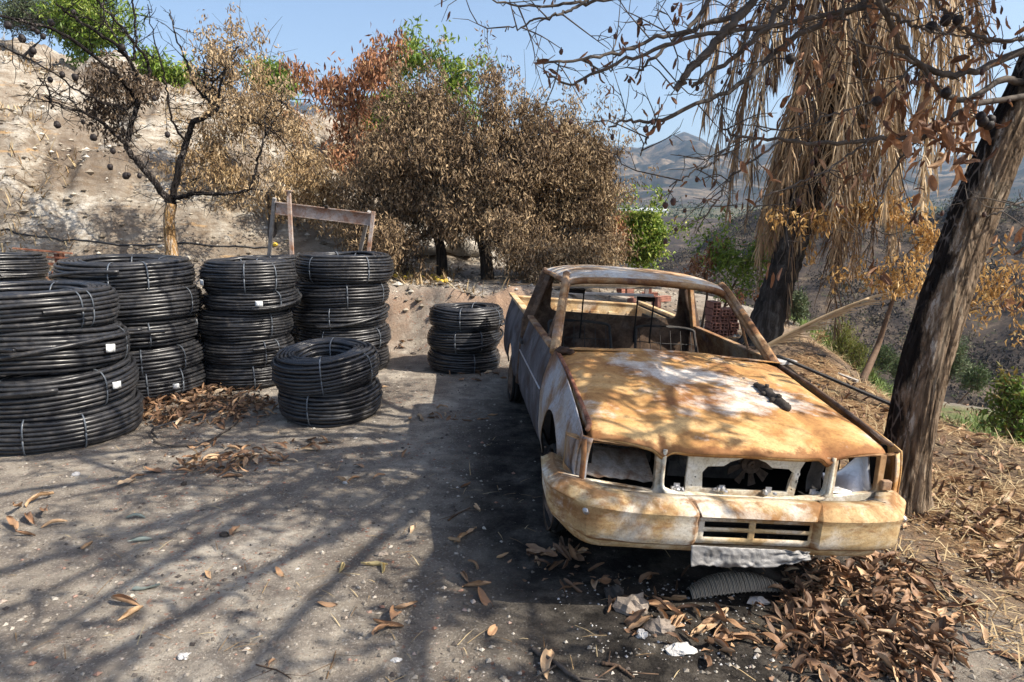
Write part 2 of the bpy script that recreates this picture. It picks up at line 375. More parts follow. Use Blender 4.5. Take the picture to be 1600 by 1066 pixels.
# ------------------------------------------------------------------ materials of the burnt metal, pipes, wood, leaves
def rustmat(name, ochre, pale, brown, white, wamt=.5, bamt=.5, rough=.82, sc=1., stretch=(1, 1, 1), off=0., wth=.55, masks=False, ret=False):
    m = NM(name, rough, 0, .25); v = m.map(tuple(sc*s for s in stretch))
    mp = v.node; mp.inputs['Location'].default_value = (off, off*1.7, off*.6)
    n1 = m.noise(2.6, 7, .62, v, .7); n2 = m.noise(2.4, 9, .68, m.map((sc*1.3, sc*1.3, sc*1.3)), .25); n3 = m.noise(11, 7, .7, v, .4)
    c = m.ramp(n1, [(.34, brown), (.43, tuple(.5*(a+b_) for a, b_ in zip(ochre, brown))), (.50, ochre), (.62, pale)])
    c = m.mix(m.math('MULTIPLY', m.ramp(n3, [(.52, 0.), (.66, 1.)]), bamt), c, brown)
    wf = m.math('MULTIPLY', m.ramp(n2, [(wth-.03, 0.), (wth+.12, 1.)]), wamt)
    if masks: wf = m.math('MULTIPLY', m.ramp(m.math('ADD', n2, m.math('MULTIPLY', m.attr('wm'), .22)), [(.56, 0.), (.70, 1.)]), .85)
    c = m.mix(wf, c, white)
    if masks: c = m.mix(m.ramp(m.math('ADD', m.math('MULTIPLY', n3, .6), m.math('MULTIPLY', m.attr('bm'), .45)), [(.50, 0.), (.60, .85)]), c, brown)
    c = m.mix(m.math('MULTIPLY', m.ramp(m.noise(90, 3, .6), [(.35, 1.), (.5, 0.)]), .28), c, tuple(.55*x for x in brown))
    c = m.mix(.22, c, m.ramp(m.noise(38, 5, .7), [(.3, .15), (.7, .9)]), 'OVERLAY')
    m.base(c); m.bump(n3, .0035, .8); m.bump(m.noise(120, 3, .6), .0012, .6)
    m.rough(m.ramp(n1, [(.3, .95), (.7, .72)])); m.col = c; return m if ret else m.m
RUST_HOOD = rustmat('rust_hood', (.42, .225, .078), (.55, .365, .165), (.21, .092, .036), (.60, .57, .52), .75, .55, off=3.1, masks=True)
RUST_BUMP = rustmat('rust_bumper', (.44, .315, .16), (.58, .49, .34), (.23, .115, .045), (.60, .57, .50), .7, .75, stretch=(.8, 1, 2.2), off=1.4, masks=True)
RUST_ROOF = rustmat('rust_roof', (.48, .31, .16), (.58, .50, .38), (.25, .12, .06), (.56, .56, .53), 1., .5, stretch=(.8, 2.2, 1), off=5., wth=.50)
RUST_FEND = rustmat('rust_fender', (.30, .21, .13), (.42, .37, .31), (.14, .06, .035), (.36, .37, .39), .95, .6, stretch=(1, 1, .6), off=7., wth=.46)
RUST_DARK = rustmat('rust_dark', (.10, .065, .045), (.18, .12, .08), (.035, .02, .014), (.17, .16, .15), .4, .6, .9, 2.)
RUST_PILLAR = rustmat('rust_pillar', (.30, .16, .07), (.40, .27, .15), (.12, .05, .028), (.38, .36, .33), .4, .7, .85, 1.6, off=9.)
DOOR_GREY = rustmat('scorched_door', (.085, .082, .09), (.145, .14, .15), (.06, .042, .035), (.21, .20, .20), .35, .35, .6, 1., off=2.)
CREAM = rustmat('cream_primer', (.62, .56, .43), (.74, .70, .60), (.30, .19, .10), (.72, .71, .67), .5, .35, .75, 2.5, off=4.)
cm_ = rustmat('cream_nose', (.62, .56, .43), (.74, .70, .60), (.30, .19, .10), (.72, .71, .67), .5, .35, .75, 2.5, off=4., ret=True)
sx_ = cm_.t.nodes.new('ShaderNodeSeparateXYZ'); cm_.lk(cm_.co, sx_.inputs[0]); ax_ = cm_.math('ABSOLUTE', cm_.math('SUBTRACT', sx_.outputs[0], .03))
rf_ = cm_.math('MULTIPLY', cm_.ramp(cm_.math('ADD', ax_, cm_.math('MULTIPLY', cm_.noise(9, 5, .6), .16)), [(.46, 0.), (.58, 1.)]), cm_.ramp(sx_.outputs[2], [(.600, 0.), (.625, 1.)]))
cm_.base(cm_.mix(rf_, cm_.col, cm_.ramp(cm_.noise(7, 7, .7), [(.35, (.16, .08, .04)), (.55, (.38, .23, .11)), (.7, (.48, .36, .22))]))); CREAM_NOSE = cm_.m
TAN_PAINT = rustmat('tan_bed', (.50, .34, .17), (.60, .46, .28), (.24, .13, .06), (.62, .56, .47), .5, .5, .85, 1.5, off=6.)
BEAM_M = rustmat('rusty_steel', (.34, .25, .20), (.44, .38, .34), (.27, .12, .06), (.42, .40, .39), .6, .7, .7, 2., (1, 1, 1), 8.)
RUST_RED = rustmat('red_rust', (.26, .10, .055), (.36, .19, .11), (.11, .045, .03), (.3, .25, .2), .2, .6, .9, 3.)
SOOT = solidcol('soot_black', (.012, .011, .010), .95, 0, .5, 9, .003)
SOOT2 = solidcol('soot_grey', (.045, .042, .04), .9, 0, .6, 7, .004)
ALU = solidcol('bare_aluminium', (.50, .50, .51), .42, .75, .22, 6, .002)
PLATE_M = solidcol('number_plate_metal', (.20, .195, .19), .6, .3, .5, 14, .002)
ASH_WHITE = solidcol('white_ash', (.58, .56, .53), .95, 0, .25, 20, .006)
ENGINE_M = solidcol('burnt_engine_metal', (.15, .135, .12), .8, .1, .6, 14, .004)
MANI_M = solidcol('burnt_casting', (.055, .045, .038), .85, .1, .6, 30, .004)
BRICK_M = solidcol('hollow_brick', (.32, .15, .11), .9, 0, .3, 12, .003)
CONC = solidcol('ashy_concrete', (.42, .41, .40), .92, 0, .3, 5, .006)
WOODP = solidcol('weathered_board', (.40, .27, .15), .85, 0, .35, 10, .003)
WOOD_G = solidcol('grey_board', (.36, .33, .29), .9, 0, .35, 10, .003)
POST_M = solidcol('scorched_post', (.06, .055, .052), .8, 0, .4, 12, .002)
POST_G = solidcol('grey_post', (.24, .23, .22), .8, 0, .3, 12, .002)
# ------------------------------------------------------------------ the burnt pickup
TR = np.array([[.9939, -.0795, .0769], [.0787, .9968, .014], [-.0777, -.0078, .9969]]); TP = np.array([0.98, 2.701, -.109])
truck = bpy.data.objects.new('burnt_pickup_truck', None); truck.empty_display_size = .2
link(truck, None, 'burnt-out rusty pickup truck with open window frames parked beside the leaning tree', 'pickup truck')
truck.matrix_world = Matrix(((*TR[0], TP[0]), (*TR[1], TP[1]), (*TR[2], TP[2]), (0, 0, 0, 1)))
def tw(p): return TR@np.array(p, float)+TP
CX = .03                                                          # centre line of the body
# hood -----------------------------------------------------------
nu, nv = 90, 110
u = np.linspace(-1, 1, nu)[:, None]; v = np.linspace(0, 1, nv)[None]
yf = .165+.085*np.abs(u)**3.0; yr = 1.40+.10*(1-u**2)
Y = yf+(yr-yf)*v
half = .695-.012*v; X = CX-.01+half*u
Zf = .785+.040*ss(.35, .85, np.abs(u))+0*v; Zr = .977+.028*(1-u**2); Z = Zf+(Zr-Zf)*v**.82+.012*np.sin(np.pi*v)*(1-u**2)
crease = ss(.52-.02, .56+.02, np.abs(u)+.07*v)                     # raised centre panel with a crease each side
Z = Z-.016*crease*(1-.5*v)-.018*np.exp(-(v/.022)**1.4)
Z = Z-.022*np.clip(np.abs(u)-.9, 0, 1)*10*.6
Z = Z-.03*np.exp(-(v/.03))*np.exp(-((np.abs(u)-.545)/.045)**2)     # small points where the headlight dividers meet the nose
Z = Z+.009*fbm(X*2.2, Y*2.2, oct=3, seed=2)-.012*np.exp(-((X+.42)**2+(Y-.62)**2)/.012)+.006*np.exp(-((X+.42)**2+(Y-.62)**2)/.003)
wm_ = np.exp(-((X-.12)/.36)**2-((Y-.98)/.26)**2)+.8*np.exp(-((X+.33)/.15)**2-((Y-1.2)/.12)**2)+.5*np.exp(-((X-.25)/.3)**2-((Y-.6)/.12)**2)
bm_ = np.exp(-v/.035)+0*u+.5*np.exp(-(1-np.abs(u))/.03)+.42*np.exp(-((np.abs(u)+.07*v-.545)/.02)**2)+.6*np.exp(-(1-v)/.03)
HX, HY, HZ = X, Y, Z
b = MB(); b.grid(np.stack([X, Y, Z], -1), wm=wm_.ravel(), bm=bm_.ravel())
# rolled edge
for s_ in (0, -1):
    e = np.stack([X[s_], Y[s_], Z[s_]], -1); e2 = e+np.array([(-.006 if s_ == 0 else .006), 0, -.03]); G = np.stack([e, e2], 0)
    b.grid(G if s_ == 0 else G[::-1])
e = np.stack([X[:, 0], Y[:, 0], Z[:, 0]], -1); e2 = e+np.array([0, .012, -.016]); b.grid(np.stack([e2, e], 0).transpose(0, 1, 2))
hood = solid(b.build('hood', RUST_HOOD, truck), .004)
hood['label'] = 'golden rusty hood with pale ashy patches and rolled nose'
# side panels ------------------------------------------------------
def xsec(z, top):                                                  # half width of the body at height z
    return .768-.062*ss(.66, 1.02, z)**1.2-.03*ss(.5, .30, z)
def side_panel(name, mat, y0, y1, ztop, zbot, sgn, arch=None, bulge=1, n=46, rows=26, dent=.006, seed=0, lip=True):
    ys = np.linspace(y0, y1, n); G = np.zeros((n, rows, 3))
    for i, yy in enumerate(ys):
        zt = ztop(yy); zb = zbot
        if arch:
            cy, cz, ra = arch; q = ra*ra-(yy-cy)**2
            if q > 0: zb = max(zb, cz+math.sqrt(q))
        zz = np.linspace(zb, zt, rows)
        xx = xsec(zz, bulge)
        if arch:
            dd = np.hypot(yy-arch[0], zz-arch[1]); xx = xx+.016*np.exp(-((dd-arch[2])/.03)**2)
        xx = xx+dent*fbm(yy*3, zz*3, oct=3, seed=seed)*np.minimum(1, (zt-zz)*12)
        G[i] = np.stack([CX-.02*0+sgn*xx, np.full(rows, yy), zz], -1)
    b = MB(); b.grid(G if sgn < 0 else G[::-1])
    # inner arch lip
    return solid(b.build(name, mat, truck), .006, -1)
topf = lambda yy: float(np.interp(yy, [.2, .3, .5, 1.0, 1.45, 1.56], [.80, .825, .86, .93, .968, .98]))
for sgn in (-1, 1):
    f = side_panel('front_fender', RUST_FEND if sgn < 0 else RUST_HOOD, .235, 1.54, topf, .36, sgn, (.93, .36, .36), seed=3+sgn)
    f['label'] = 'scorched front fender on the %s of the photo, bare and blistered' % ('left' if sgn < 0 else 'right')
    # curled strip between hood and fender
    pts = np.array([[CX+sgn*(.72 if yy < .3 else .70), yy, topf(yy)+.006] for yy in np.linspace(.27, 1.5, 24)])
    b = MB(); b.tube(pts, .011, 8)
    b.build('fender_top_strip', RUST_RED if sgn < 0 else RUST_DARK, f)
    tp = lambda yy: .972
    d = side_panel('door', DOOR_GREY if sgn < 0 else RUST_PILLAR, 1.55, 2.93, tp, .36, sgn, None, seed=9+sgn, dent=.004)
    b = MB(); b.bar((CX+sgn*.715, 1.55, .978), (CX+sgn*.705, 2.93, .985), .05, .022)
    bevel(b.build('door_sill_rail', RUST_PILLAR, d, smooth=False), .006)
    b = MB(); b.box((CX+sgn*.782, 2.78, .80), (.02, .14, .035)); bevel(b.build('door_handle', SOOT2, d, smooth=False), .006)
    b = MB(); yy = np.linspace(1.55, 2.93, 8)
    b.tube([(CX+sgn*(xsec(.70, 1)+.004), q, .70) for q in yy], .006, 6); b.build('trim_line', ALU, d)
    p0, p1, p2, p3 = (CX+sgn*.705, 1.56, .97), (CX+sgn*.578, 2.12, 1.352), (CX+sgn*.580, 2.86, 1.362), (CX+sgn*.69, 2.95, .98)
    b = MB(); b.bar(p0, p1, .028, .04); b.bar(p1, p2, .028, .03); b.bar(p2, p3, .03, .05)
    b.bar((CX+sgn*.70, 1.86, .975), (CX+sgn*.618, 1.93, 1.235), .018, .018)
    bevel(b.build('door_window_frame', RUST_DARK if sgn < 0 else RUST_PILLAR, d, smooth=False), .006)
    bed = side_panel('bed_side', DOOR_GREY, 3.02, 4.72, lambda q: .985, .38, sgn, (3.72, .30, .32), seed=15+sgn, dent=.005)
    b = MB(); b.bar((CX+sgn*.715, 3.02, .995), (CX+sgn*.715, 4.72, .995), .065, .03)
    bevel(b.build('bed_rail', TAN_PAINT, bed, smooth=False), .008)
    b = MB(); b.bar((CX+sgn*.66, 3.05, .76), (CX+sgn*.66, 4.68, .76), .02, .42, up=(0, 0, 1)); b.build('bed_inner_wall', TAN_PAINT, bed, smooth=False)
    # pillars of the windscreen and behind the doors
    a = crpath([(CX+sgn*.712, 1.47, .955), (CX+sgn*.665, 1.70, 1.115), (CX+sgn*.615, 1.93, 1.27), (CX+sgn*.582, 2.07, 1.362), (CX+sgn*.566, 2.16, 1.40)], 14)
    b = MB()
    b.tube(a, [.032]*3+[.027]*11, 6); b.tube(a+np.array([-sgn*.028, .012, -.008]), .013, 6)
    bevel(b.build('windscreen_pillar', RUST_PILLAR, truck), .004)
    b = MB(); b.bar((CX+sgn*.71, 3.0, .96), (CX+sgn*.575, 2.97, 1.38), .07, .10); b.bar((CX+sgn*.73, 3.0, .40), (CX+sgn*.715, 3.0, .97), .05, .10)
    bevel(b.build('rear_pillar', RUST_DARK, truck, smooth=False), .012)
# roof ---------------------------------------------------------------
nu, nv = 50, 40
u = np.linspace(-1, 1, nu)[:, None]; v = np.linspace(0, 1, nv)[None]
Y = 2.06-.05*(1-u**2)+(.99+.05*(1-u**2))*v+.0*u
X = CX+u*(.600+.02*v); Z = 1.372+.075*np.clip(1-np.abs(u)**3.2, 0, 1)**.8*(.35+.65*np.sin(np.pi*np.clip(v*.75+.16, 0, 1)))+.012*v
Z = Z+.006*fbm(X*3, Y*3, oct=3, seed=77)-.03*np.exp(-v/.04)-.02*np.exp(-(1-v)/.04)-.02*np.abs(u)**14
b = MB(); b.grid(np.stack([X, Y, Z], -1)); roof = solid(b.build('roof', RUST_ROOF, truck), .006)
roof['label'] = 'dented cab roof with bluish white ash and rust streaks'
for sgn in (-1, 1):
    b = MB(); b.tube(crpath([(CX+sgn*.585, 2.02, 1.345), (CX+sgn*.603, 2.2, 1.362), (CX+sgn*.612, 2.6, 1.368), (CX+sgn*.615, 3.02, 1.362)], 16), .016, 6)
    b.build('rain_gutter', RUST_PILLAR, roof)
hp_ = np.stack([X[:, 0], Y[:, 0]+.012, Z[:, 0]-.004], -1)
b = MB(); b.tube(hp_, .021, 8); b.tube(hp_+np.array([0, .022, -.016]), .012, 6); b.build('windscreen_header', RUST_PILLAR, truck)
# cab: back wall with window opening, floor, firewall -----------------
XZ = lambda yy, tilt=0.: (lambda c: np.stack([c[:, 0]+CX, yy+c[:, 2]-tilt*c[:, 1], c[:, 1]], -1))
outer = [(-.70, .40), (.70, .40), (.70, .96), (.58, 1.37), (-.58, 1.37), (-.70, .96)]
plate('cab_back_wall', [outer, rrect(-.535, 1.035, .555, 1.335, .05)], .03, RUST_DARK, truck, fn=XZ(3.02))
b = MB(); b.box((CX, 2.2, .40), (1.42, 1.62, .03)); b.box((CX, 1.42, .68), (1.40, .03, .56)); b.build('cab_floor', SOOT, truck, smooth=False)
b = MB(); b.tube([(CX-.66, 1.62, .90), (CX+.66, 1.62, .90)], .022, 8); b.box((CX-.3, 1.60, .86), (.5, .05, .05)); b.build('dashboard_bar', SOOT2, truck)
for x0, x1 in ((-.60, -.09), (.10, .60)):
    b = MB(); c0, c1 = CX+x0, CX+x1
    loop = [(c0, 2.38, .45), (c0, 2.5, .70), (c0+.01, 2.62, .93), (c0+.06, 2.66, 1.0), (c1-.06, 2.66, 1.0), (c1-.01, 2.62, .93), (c1, 2.5, .70), (c1, 2.38, .45), (c1, 1.95, .50), (c0, 1.95, .50)]
    b.tube(crpath(loop+[loop[0]], 60), .011, 6)
    for k in range(5):
        zz = .52+.09*k; b.tube([(c0, 2.40+.058*k*2*.5, zz), ((c0+c1)/2, 2.43+.058*k, zz-.01), (c1, 2.40+.058*k, zz)], .0035, 5)
    for k in range(6): xx = c0+(c1-c0)*(k+.5)/6; b.tube([(xx, 1.96, .50), (xx, 2.38, .47), (xx, 2.5, .7), (xx, 2.65, .98)], .003, 5)
    b.build('seat_frame', SOOT2, truck)
for x0, x1, z0, z1 in ((-.452, -.312, .96, 1.258), (.118, .248, .955, 1.235)):
    b = MB(); b.tube([(x0, 2.60, z0-.08), (x0, 2.60, z1-.02)], .006, 6); b.tube([(x1, 2.60, z0-.08), (x1, 2.60, z1-.02)], .006, 6)
    b.box(((x0+x1)/2, 2.6, z1-.012), (x1-x0+.012, .02, .03)); b.build('headrest_frame', SOOT, truck)
# cowl with vent slots
b = MB(); yy = np.array([1.40, 1.44, 1.50, 1.56]); zz = np.array([.985, .990, .978, .965]); uu = np.linspace(-.70, .70, 30)
slots = [rrect(-.56+.030*k, 1.452, -.56+.030*k+.016, 1.522, .006, 2) for k in range(8)]+[rrect(.13+.030*k, 1.462, .13+.030*k+.016, 1.53, .006, 2) for k in range(5)]
cow = plate('cowl_panel', [[(-.70, 1.37), (0, 1.44), (.70, 1.37), (.72, 1.52), (.4, 1.585), (-.4, 1.585), (-.72, 1.52)]]+slots, .004, RUST_HOOD, truck,
      fn=lambda c: np.stack([c[:, 0]+CX, c[:, 1], .990-.35*np.maximum(c[:, 1]-1.47, 0)+c[:, 2]+.012*(1-(c[:, 0]/.7)**2)], -1))
b = MB(); b.box((CX, 1.5, .93), (1.3, .1, .03)); b.build('cowl_tray', SOOT, cow, smooth=False)
b = MB(); b.ball((CX-.67, 1.36, .985), (.045, .035, .028), 10, .18); b.ball((CX-.64, 1.33, .985), (.03, .02, .02), 8, .2); b.ball((CX-.67, 1.36, .985), (.055, .045, .015), 12, .1)
b.build('wiper_pivot', RUST_DARK, truck)
# bed --------------------------------------------------------------
b = MB(); b.box((CX, 3.87, .55), (1.34, 1.66, .03)); b.build('bed_floor', CONC, truck, smooth=False)
b = MB(); b.box((CX, 3.10, .77), (1.34, .03, .44)); b.build('bed_front_wall', RUST_DARK, truck, smooth=False)
b = MB(); b.box((CX, 4.70, .755), (1.42, .035, .43)); b.bar((CX-.71, 4.70, .975), (CX+.71, 4.70, .975), .06, .02, up=(0, 0, 1))
for k in range(7): b.box((CX-.60+.2*k, 4.676, .76), (.10, .02, .24))
tg = bevel(b.build('tailgate', TAN_PAINT, truck, smooth=False), .006)
# front panel: openings for lights and grille -------------------------
hl_l = [(-.705, .605), (-.385, .580), (-.378, .60), (-.385, .778), (-.395, .786), (-.700, .788)]
ts_l = [(-.812, .655), (-.735, .612), (-.722, .625), (-.722, .785), (-.80, .79)]
gr = [(-.345, .795), (-.345, .62), (-.332, .592), (-.30, .582), (-.05, .567), (.2, .568), (.37, .585), (.405, .60), (.415, .625), (.420, .795)]
hl_r = [(.455, .79), (.452, .60), (.46, .588), (.655, .615), (.665, .635), (.66, .80)]
ts_r = [(.69, .80), (.69, .64), (.70, .63), (.765, .665), (.765, .80)]
fo = [(-.825, .625), (-.74, .582), (-.5, .558), (-.2, .540), (.05, .534), (.3, .54), (.5, .56), (.70, .595), (.785, .64), (.785, .80), (.705, .80), (.62, .80), (.44, .797), (.1, .797), (-.34, .797), (-.64, .797), (-.705, .797), (-.825, .79)]
fp = plate('front_panel', [fo, hl_l, ts_l, gr, hl_r, ts_r], .022, CREAM_NOSE, truck, bev=.0035,
      fn=lambda c: np.stack([np.clip(c[:, 0], -.775, .775), .200+c[:, 2]*1.+.55*np.maximum(np.abs(c[:, 0]-CX)-.70, 0)+.05*np.abs(c[:, 0]-CX)**2, np.minimum(c[:, 1]-.002, .766+.026*ss(.35, .62, np.abs(c[:, 0])))], -1))
fp['label'] = 'pale scorched nose frame round the empty headlight and grille openings'
b = MB()
g2 = np.array([(x, .186, z) for x, z in [(-.352, .775), (-.352, .63), (-.338, .59), (-.30, .574), (-.05, .558), (.2, .559), (.38, .577), (.415, .595), (.425, .63), (.428, .775)]])
b.tube(crpath(g2, 60), .0095, 8); b.build('grille_surround', CREAM, fp)
b = MB(); b.tube(crpath(np.array([(-.80, .25, .60), (-.72, .19, .575), (-.5, .17, .552), (-.2, .165, .530), (.05, .165, .523), (.3, .165, .53), (.55, .175, .56), (.72, .20, .60)]), 50), .012, 6); b.build('lower_bead', RUST_FEND, fp)
b = MB(); b.tube(crpath(np.array([(-.715, .20, .80), (-.713, .185, .72), (-.712, .19, .62), (-.70, .195, .60)]), 16), .012, 8); b.build('lamp_divider', RUST_PILLAR, fp)
b = MB(); b.box((.70, .20, .655), (.045, .03, .045)); bevel(b.build('bracket', RUST_PILLAR, fp, smooth=False), .005)
# fender corner around the left turn lamp
b = MB(); G = []
for z in np.linspace(.60, .80, 10):
    row = []
    for t in np.linspace(0, 1, 10):
        a_ = t*math.pi/2; xo = xsec(z, 1); row.append((CX-xo+.05*(1-math.cos(a_*1.0))*1.0, .30-.085*math.sin(a_), z))
    G.append(row)
b.grid(np.array(G)[::-1]); solid(b.build('fender_corner', RUST_FEND, truck), .004)
G = np.array(G); G2 = G.copy(); G2[:, :, 0] = 2*CX-G[:, :, 0]
b = MB(); b.grid(G2); solid(b.build('fender_corner', RUST_HOOD, truck), .004)
# radiator support with holes --------------------------------------
hole = [(-.150, .585), (-.158, .665), (-.135, .695), (-.06, .700), (-.03, .722), (.03, .742), (.09, .742), (.14, .725), (.17, .702), (.25, .700), (.275, .68), (.262, .64), (.255, .585)]
so_ = [(-.225, .55), (-.225, .785), (.325, .79), (.325, .75), (.30, .70), (.285, .55)]
hl = [rrect(-.14, .745, -.05, .768, .01), rrect(.17, .748, .26, .771, .01)]+[[(x+.006*math.cos(t), z+.008*math.sin(t)) for t in np.linspace(0, 6.28, 8)[:-1]] for x, z in ((0.06, .762), (-.01, .757), (.13, .76), (-.185, .64), (-.20, .60), (.29, .64), (.272, .60), (.296, .675))]
rs = plate('radiator_support', [so_, hole]+hl, .012, CREAM, truck, bev=.003, fn=lambda c: np.stack([c[:, 0], .238+c[:, 2], c[:, 1]], -1))
for xs in ((-.30), (.08), (.30)):                                  # melted blobs on the lower rail
    pass
b = MB()
for xc in (-.27, -.06, .16, .37):
    b = MB()
    for k in range(5): b.ball((xc+RNG.uniform(-.03, .03), .215+RNG.uniform(-.01, .02), .582+RNG.uniform(0, .012)), RNG.uniform(.006, .016, 3), 6, .3)
    b.box((xc, .222, .598), (.028, .004, .026))
    b.build('melted_clip', ALU, fp, smooth=False)
# engine bay ---------------------------------------------------------
b = MB(); b.box((.05, .95, .60), (.42, .55, .28)); b.box((.05, .95, .78), (.30, .5, .06)); b.box((-.14, .66, .66), (.12, .10, .16)); b.tube([(.25, .62, .64), (.25, .80, .64)], .06, 12)
b.tube([(.32, .52, .70), (.36, .66, .74), (.33, .9, .78)], .022, 8); b.box((-.28, .9, .62), (.1, .3, .2))
eng = bevel(b.build('engine', ENGINE_M, truck, smooth=False), .012)
b = MB(); b.tube([(.15, .40, .655), (.15, .44, .655)], .048, 18); b.tube([(.15, .385, .655), (.15, .40, .655)], .022, 14); b.tube([(.15, .375, .655), (.15, .388, .655)], .009, 10)
for k in range(9):
    a_ = k*2*math.pi/9; ca, sa = math.cos(a_), math.sin(a_)
    p = [np.array([.15+ca*r_-sa*w_, .415+o_, .655+sa*r_+ca*w_]) for r_, w_, o_ in ((.045, -.014, -.008), (.045, .014, .012), (.115, .028, .018), (.108, -.024, -.014))]
    b.add(np.array(p), [[0, 1, 2, 3]])
solid(b.build('cooling_fan', RUST_DARK, eng, smooth=False), .003)
b = MB()
for rr_, y_ in ((.066, .44), (.050, .432), (.028, .425)): b.tube([(-.125, y_, .655), (-.125, y_+.018, .655)], rr_, 20)
for k in range(6): b.ball((-.125+.045*math.cos(k*1.05), .426, .655+.045*math.sin(k*1.05)), .009, 6)
b.build('pulley', ENGINE_M, eng)
b = MB(); b.box((CX, .72, .47), (1.36, 1.30, .02)); 
for sgn in (-1, 1): b.box((CX+sgn*.60, .90, .66), (.02, .85, .26)); b.box((CX+sgn*.36, 2.5, .36), (.08, 4.3, .10))
b.box((CX, 2.9, .36), (.7, .08, .06)); b.tube([(CX-.6, .93, .30), (CX+.6, .93, .30)], .03, 8); b.tube([(CX-.6, 3.72, .30), (CX+.6, 3.72, .30)], .035, 8)
b.tube([(.1, 1.5, .30), (.1, 3.7, .30)], .03, 8); b.build('chassis', SOOT, truck, smooth=False)
b = MB(); b.box((-.545, .56, .70), (.26, .16, .14)); bevel(b.build('battery_case', SOOT2, truck, smooth=False), .02)
G = np.zeros((14, 8, 3))
for i in range(14):
    for j in range(8): G[i, j] = (-.70+.026*i, .25+.035*j, .615+.012*j-.02*i/14+.012*float(fbm(i*.7, j*.7, seed=6)))
b = MB(); b.grid(G); solid(b.build('battery_tray', rustmat('dusty_tray', (.24, .20, .16), (.34, .31, .28), (.14, .08, .05), (.33, .32, .31), .6, .5, .9, 3.), truck), .004)
G = np.zeros((10, 12, 3))
for i in range(10):
    for j in range(12): t = i/9.; G[i, j] = (.345+.10*t, .235+.05*t+.012*math.sin(j*.5), .59+.185*j/11.)
b = MB(); b.grid(G); solid(b.build('air_duct_panel', SOOT2, truck), .003)
G = np.zeros((22, 18, 3))                                          # bright swept inner wing behind the right lamp opening
for i in range(22):
    for j in range(18):
        s_, t = i/21., j/17.; xx = .465+.215*s_
        zt = .655+.135*ss(.2, 1.0, s_)**1.1; zz = .59+(zt-.59)*t
        G[i, j] = (xx, .235+.10*math.sin(t*math.pi*.5)*(1-.35*s_)+.02*s_, zz)
b = MB(); b.grid(G); solid(b.build('inner_wing', ALU, truck), .003)
# bumper ---------------------------------------------------------------
bp = np.array([(-.815, .60), (-.832, .42), (-.832, .25), (-.822, .20), (-.70, .035), (-.66, .022), (-.5, .006), (-.30, -.002), (-.262, -.003), (-.24, .022), (-.21, .022), (-.014, .022), (.0001, .022), (.014, .022), (.255, .022), (.275, .022), (.30, -.003), (.34, -.002), (.5, .006), (.62, .022), (.665, .040), (.785, .20), (.795, .28), (.80, .50)])
PTH = []
for i in range(len(bp)-1):
    k = 5 if np.linalg.norm(bp[i+1]-bp[i]) > .08 else 2
    for t in range(k): PTH.append(bp[i]+(bp[i+1]-bp[i])*t/k)
PTH = np.array(PTH+[bp[-1]])
dt = np.gradient(PTH, axis=0); dt /= np.linalg.norm(dt, axis=1)[:, None]; nrm = np.stack([dt[:, 1], -dt[:, 0]], 1)
prof = [(-.10, .600), (-.05, .606), (-.030, .604), (.014, .568), (.019, .560), (.015, .545), (.012, .530), (.012, .502), (.011, .485), (.009, .457), (.004, .438), (.0, .430), (-.025, .414), (-.06, .408), (-.09, .408)]
prof = np.array([p for p in prof])
inset = ((PTH[:, 0] > -.25) & (PTH[:, 0] < .28))
G = np.zeros((len(PTH), len(prof), 3))
for j, (o_, z_) in enumerate(prof):
    oo = np.full(len(PTH), o_)
    yy = PTH[:, 1].copy()
    nn = nrm
    fl = j <= 4
    yy2 = np.where(inset & fl, yy-.022, yy)
    zs = z_-.018*np.exp(-((PTH[:, 0]+.80)/.2)**2)*0
    zs = zs+np.where(np.abs(PTH[:, 0]-CX) > .5, .018*(1-j/15.)*ss(.5, .8, np.abs(PTH[:, 0]-CX)), 0)-.045*(1-j/15.)*ss(.15, .55, PTH[:, 1])+.11*ss(.12, .7, PTH[:, 1])*(j/15.)+.03*ss(.05, .3, PTH[:, 1])*(j/15.)
    G[:, j] = np.stack([PTH[:, 0]+nn[:, 0]*oo, yy2+nn[:, 1]*oo, np.broadcast_to(zs, len(PTH))], -1)
G += (.0025*fbm(G[..., 0]*5, G[..., 2]*5, G[..., 1]*5, oct=3, seed=4))[..., None]*np.array([0, 1, .4])
xm = .5*(PTH[1:, 0]+PTH[:-1, 0])
keep = np.ones((len(PTH)-1, len(prof)-1), bool)
sl_ = (((xm > -.21) & (xm < -.013)) | ((xm > .013) & (xm < .255)))
for j in (6, 8): keep[np.ix_(sl_, [j])] = False

rust_shade = (np.array([.1, .3, .55, .15, .3, .05, .3, .1, .2, .1, .25, .45, .8, .8, .6])[None]+.55*ss(.48, .8, np.abs(PTH[:, 0]-CX))[:, None]*.5+.5*np.exp(-((np.abs(PTH[:, 0]-.01)-.27)/.02)**2)[:, None]); wmb = .45+0*rust_shade  # brown edge, bottom and recess rows: rust, plus shading painted into the colour
b = MB(); b.grid(G, keep, bm=rust_shade.ravel(), wm=wmb.ravel()); bmp = solid(b.build('bumper', RUST_BUMP, truck, 'angle'), .006, 1)
bmp['label'] = 'wide pale rusty front bumper with two rows of slots'
b = MB(); b.box((.02, .10, .50), (.60, .03, .12)); b.build('bumper_backing', SOOT, bmp, smooth=False)
for px_, py_ in ((-.715, .030), (.725, .085)):
    b = MB(); b.tube([(px_, py_-.012, .545), (px_, py_+.02, .545)], .014, 12); b.tube([(px_, py_-.018, .545), (px_, py_-.008, .545)], .007, 8); b.build('bumper_bolt', ALU, bmp)
b = MB(); pa = crpath([(-.80, .34, .42), (-.70, .09, .412), (-.5, .05, .408), (-.25, .04, .408), (.3, .04, .408), (.6, .06, .41), (.74, .26, .42)], 40)
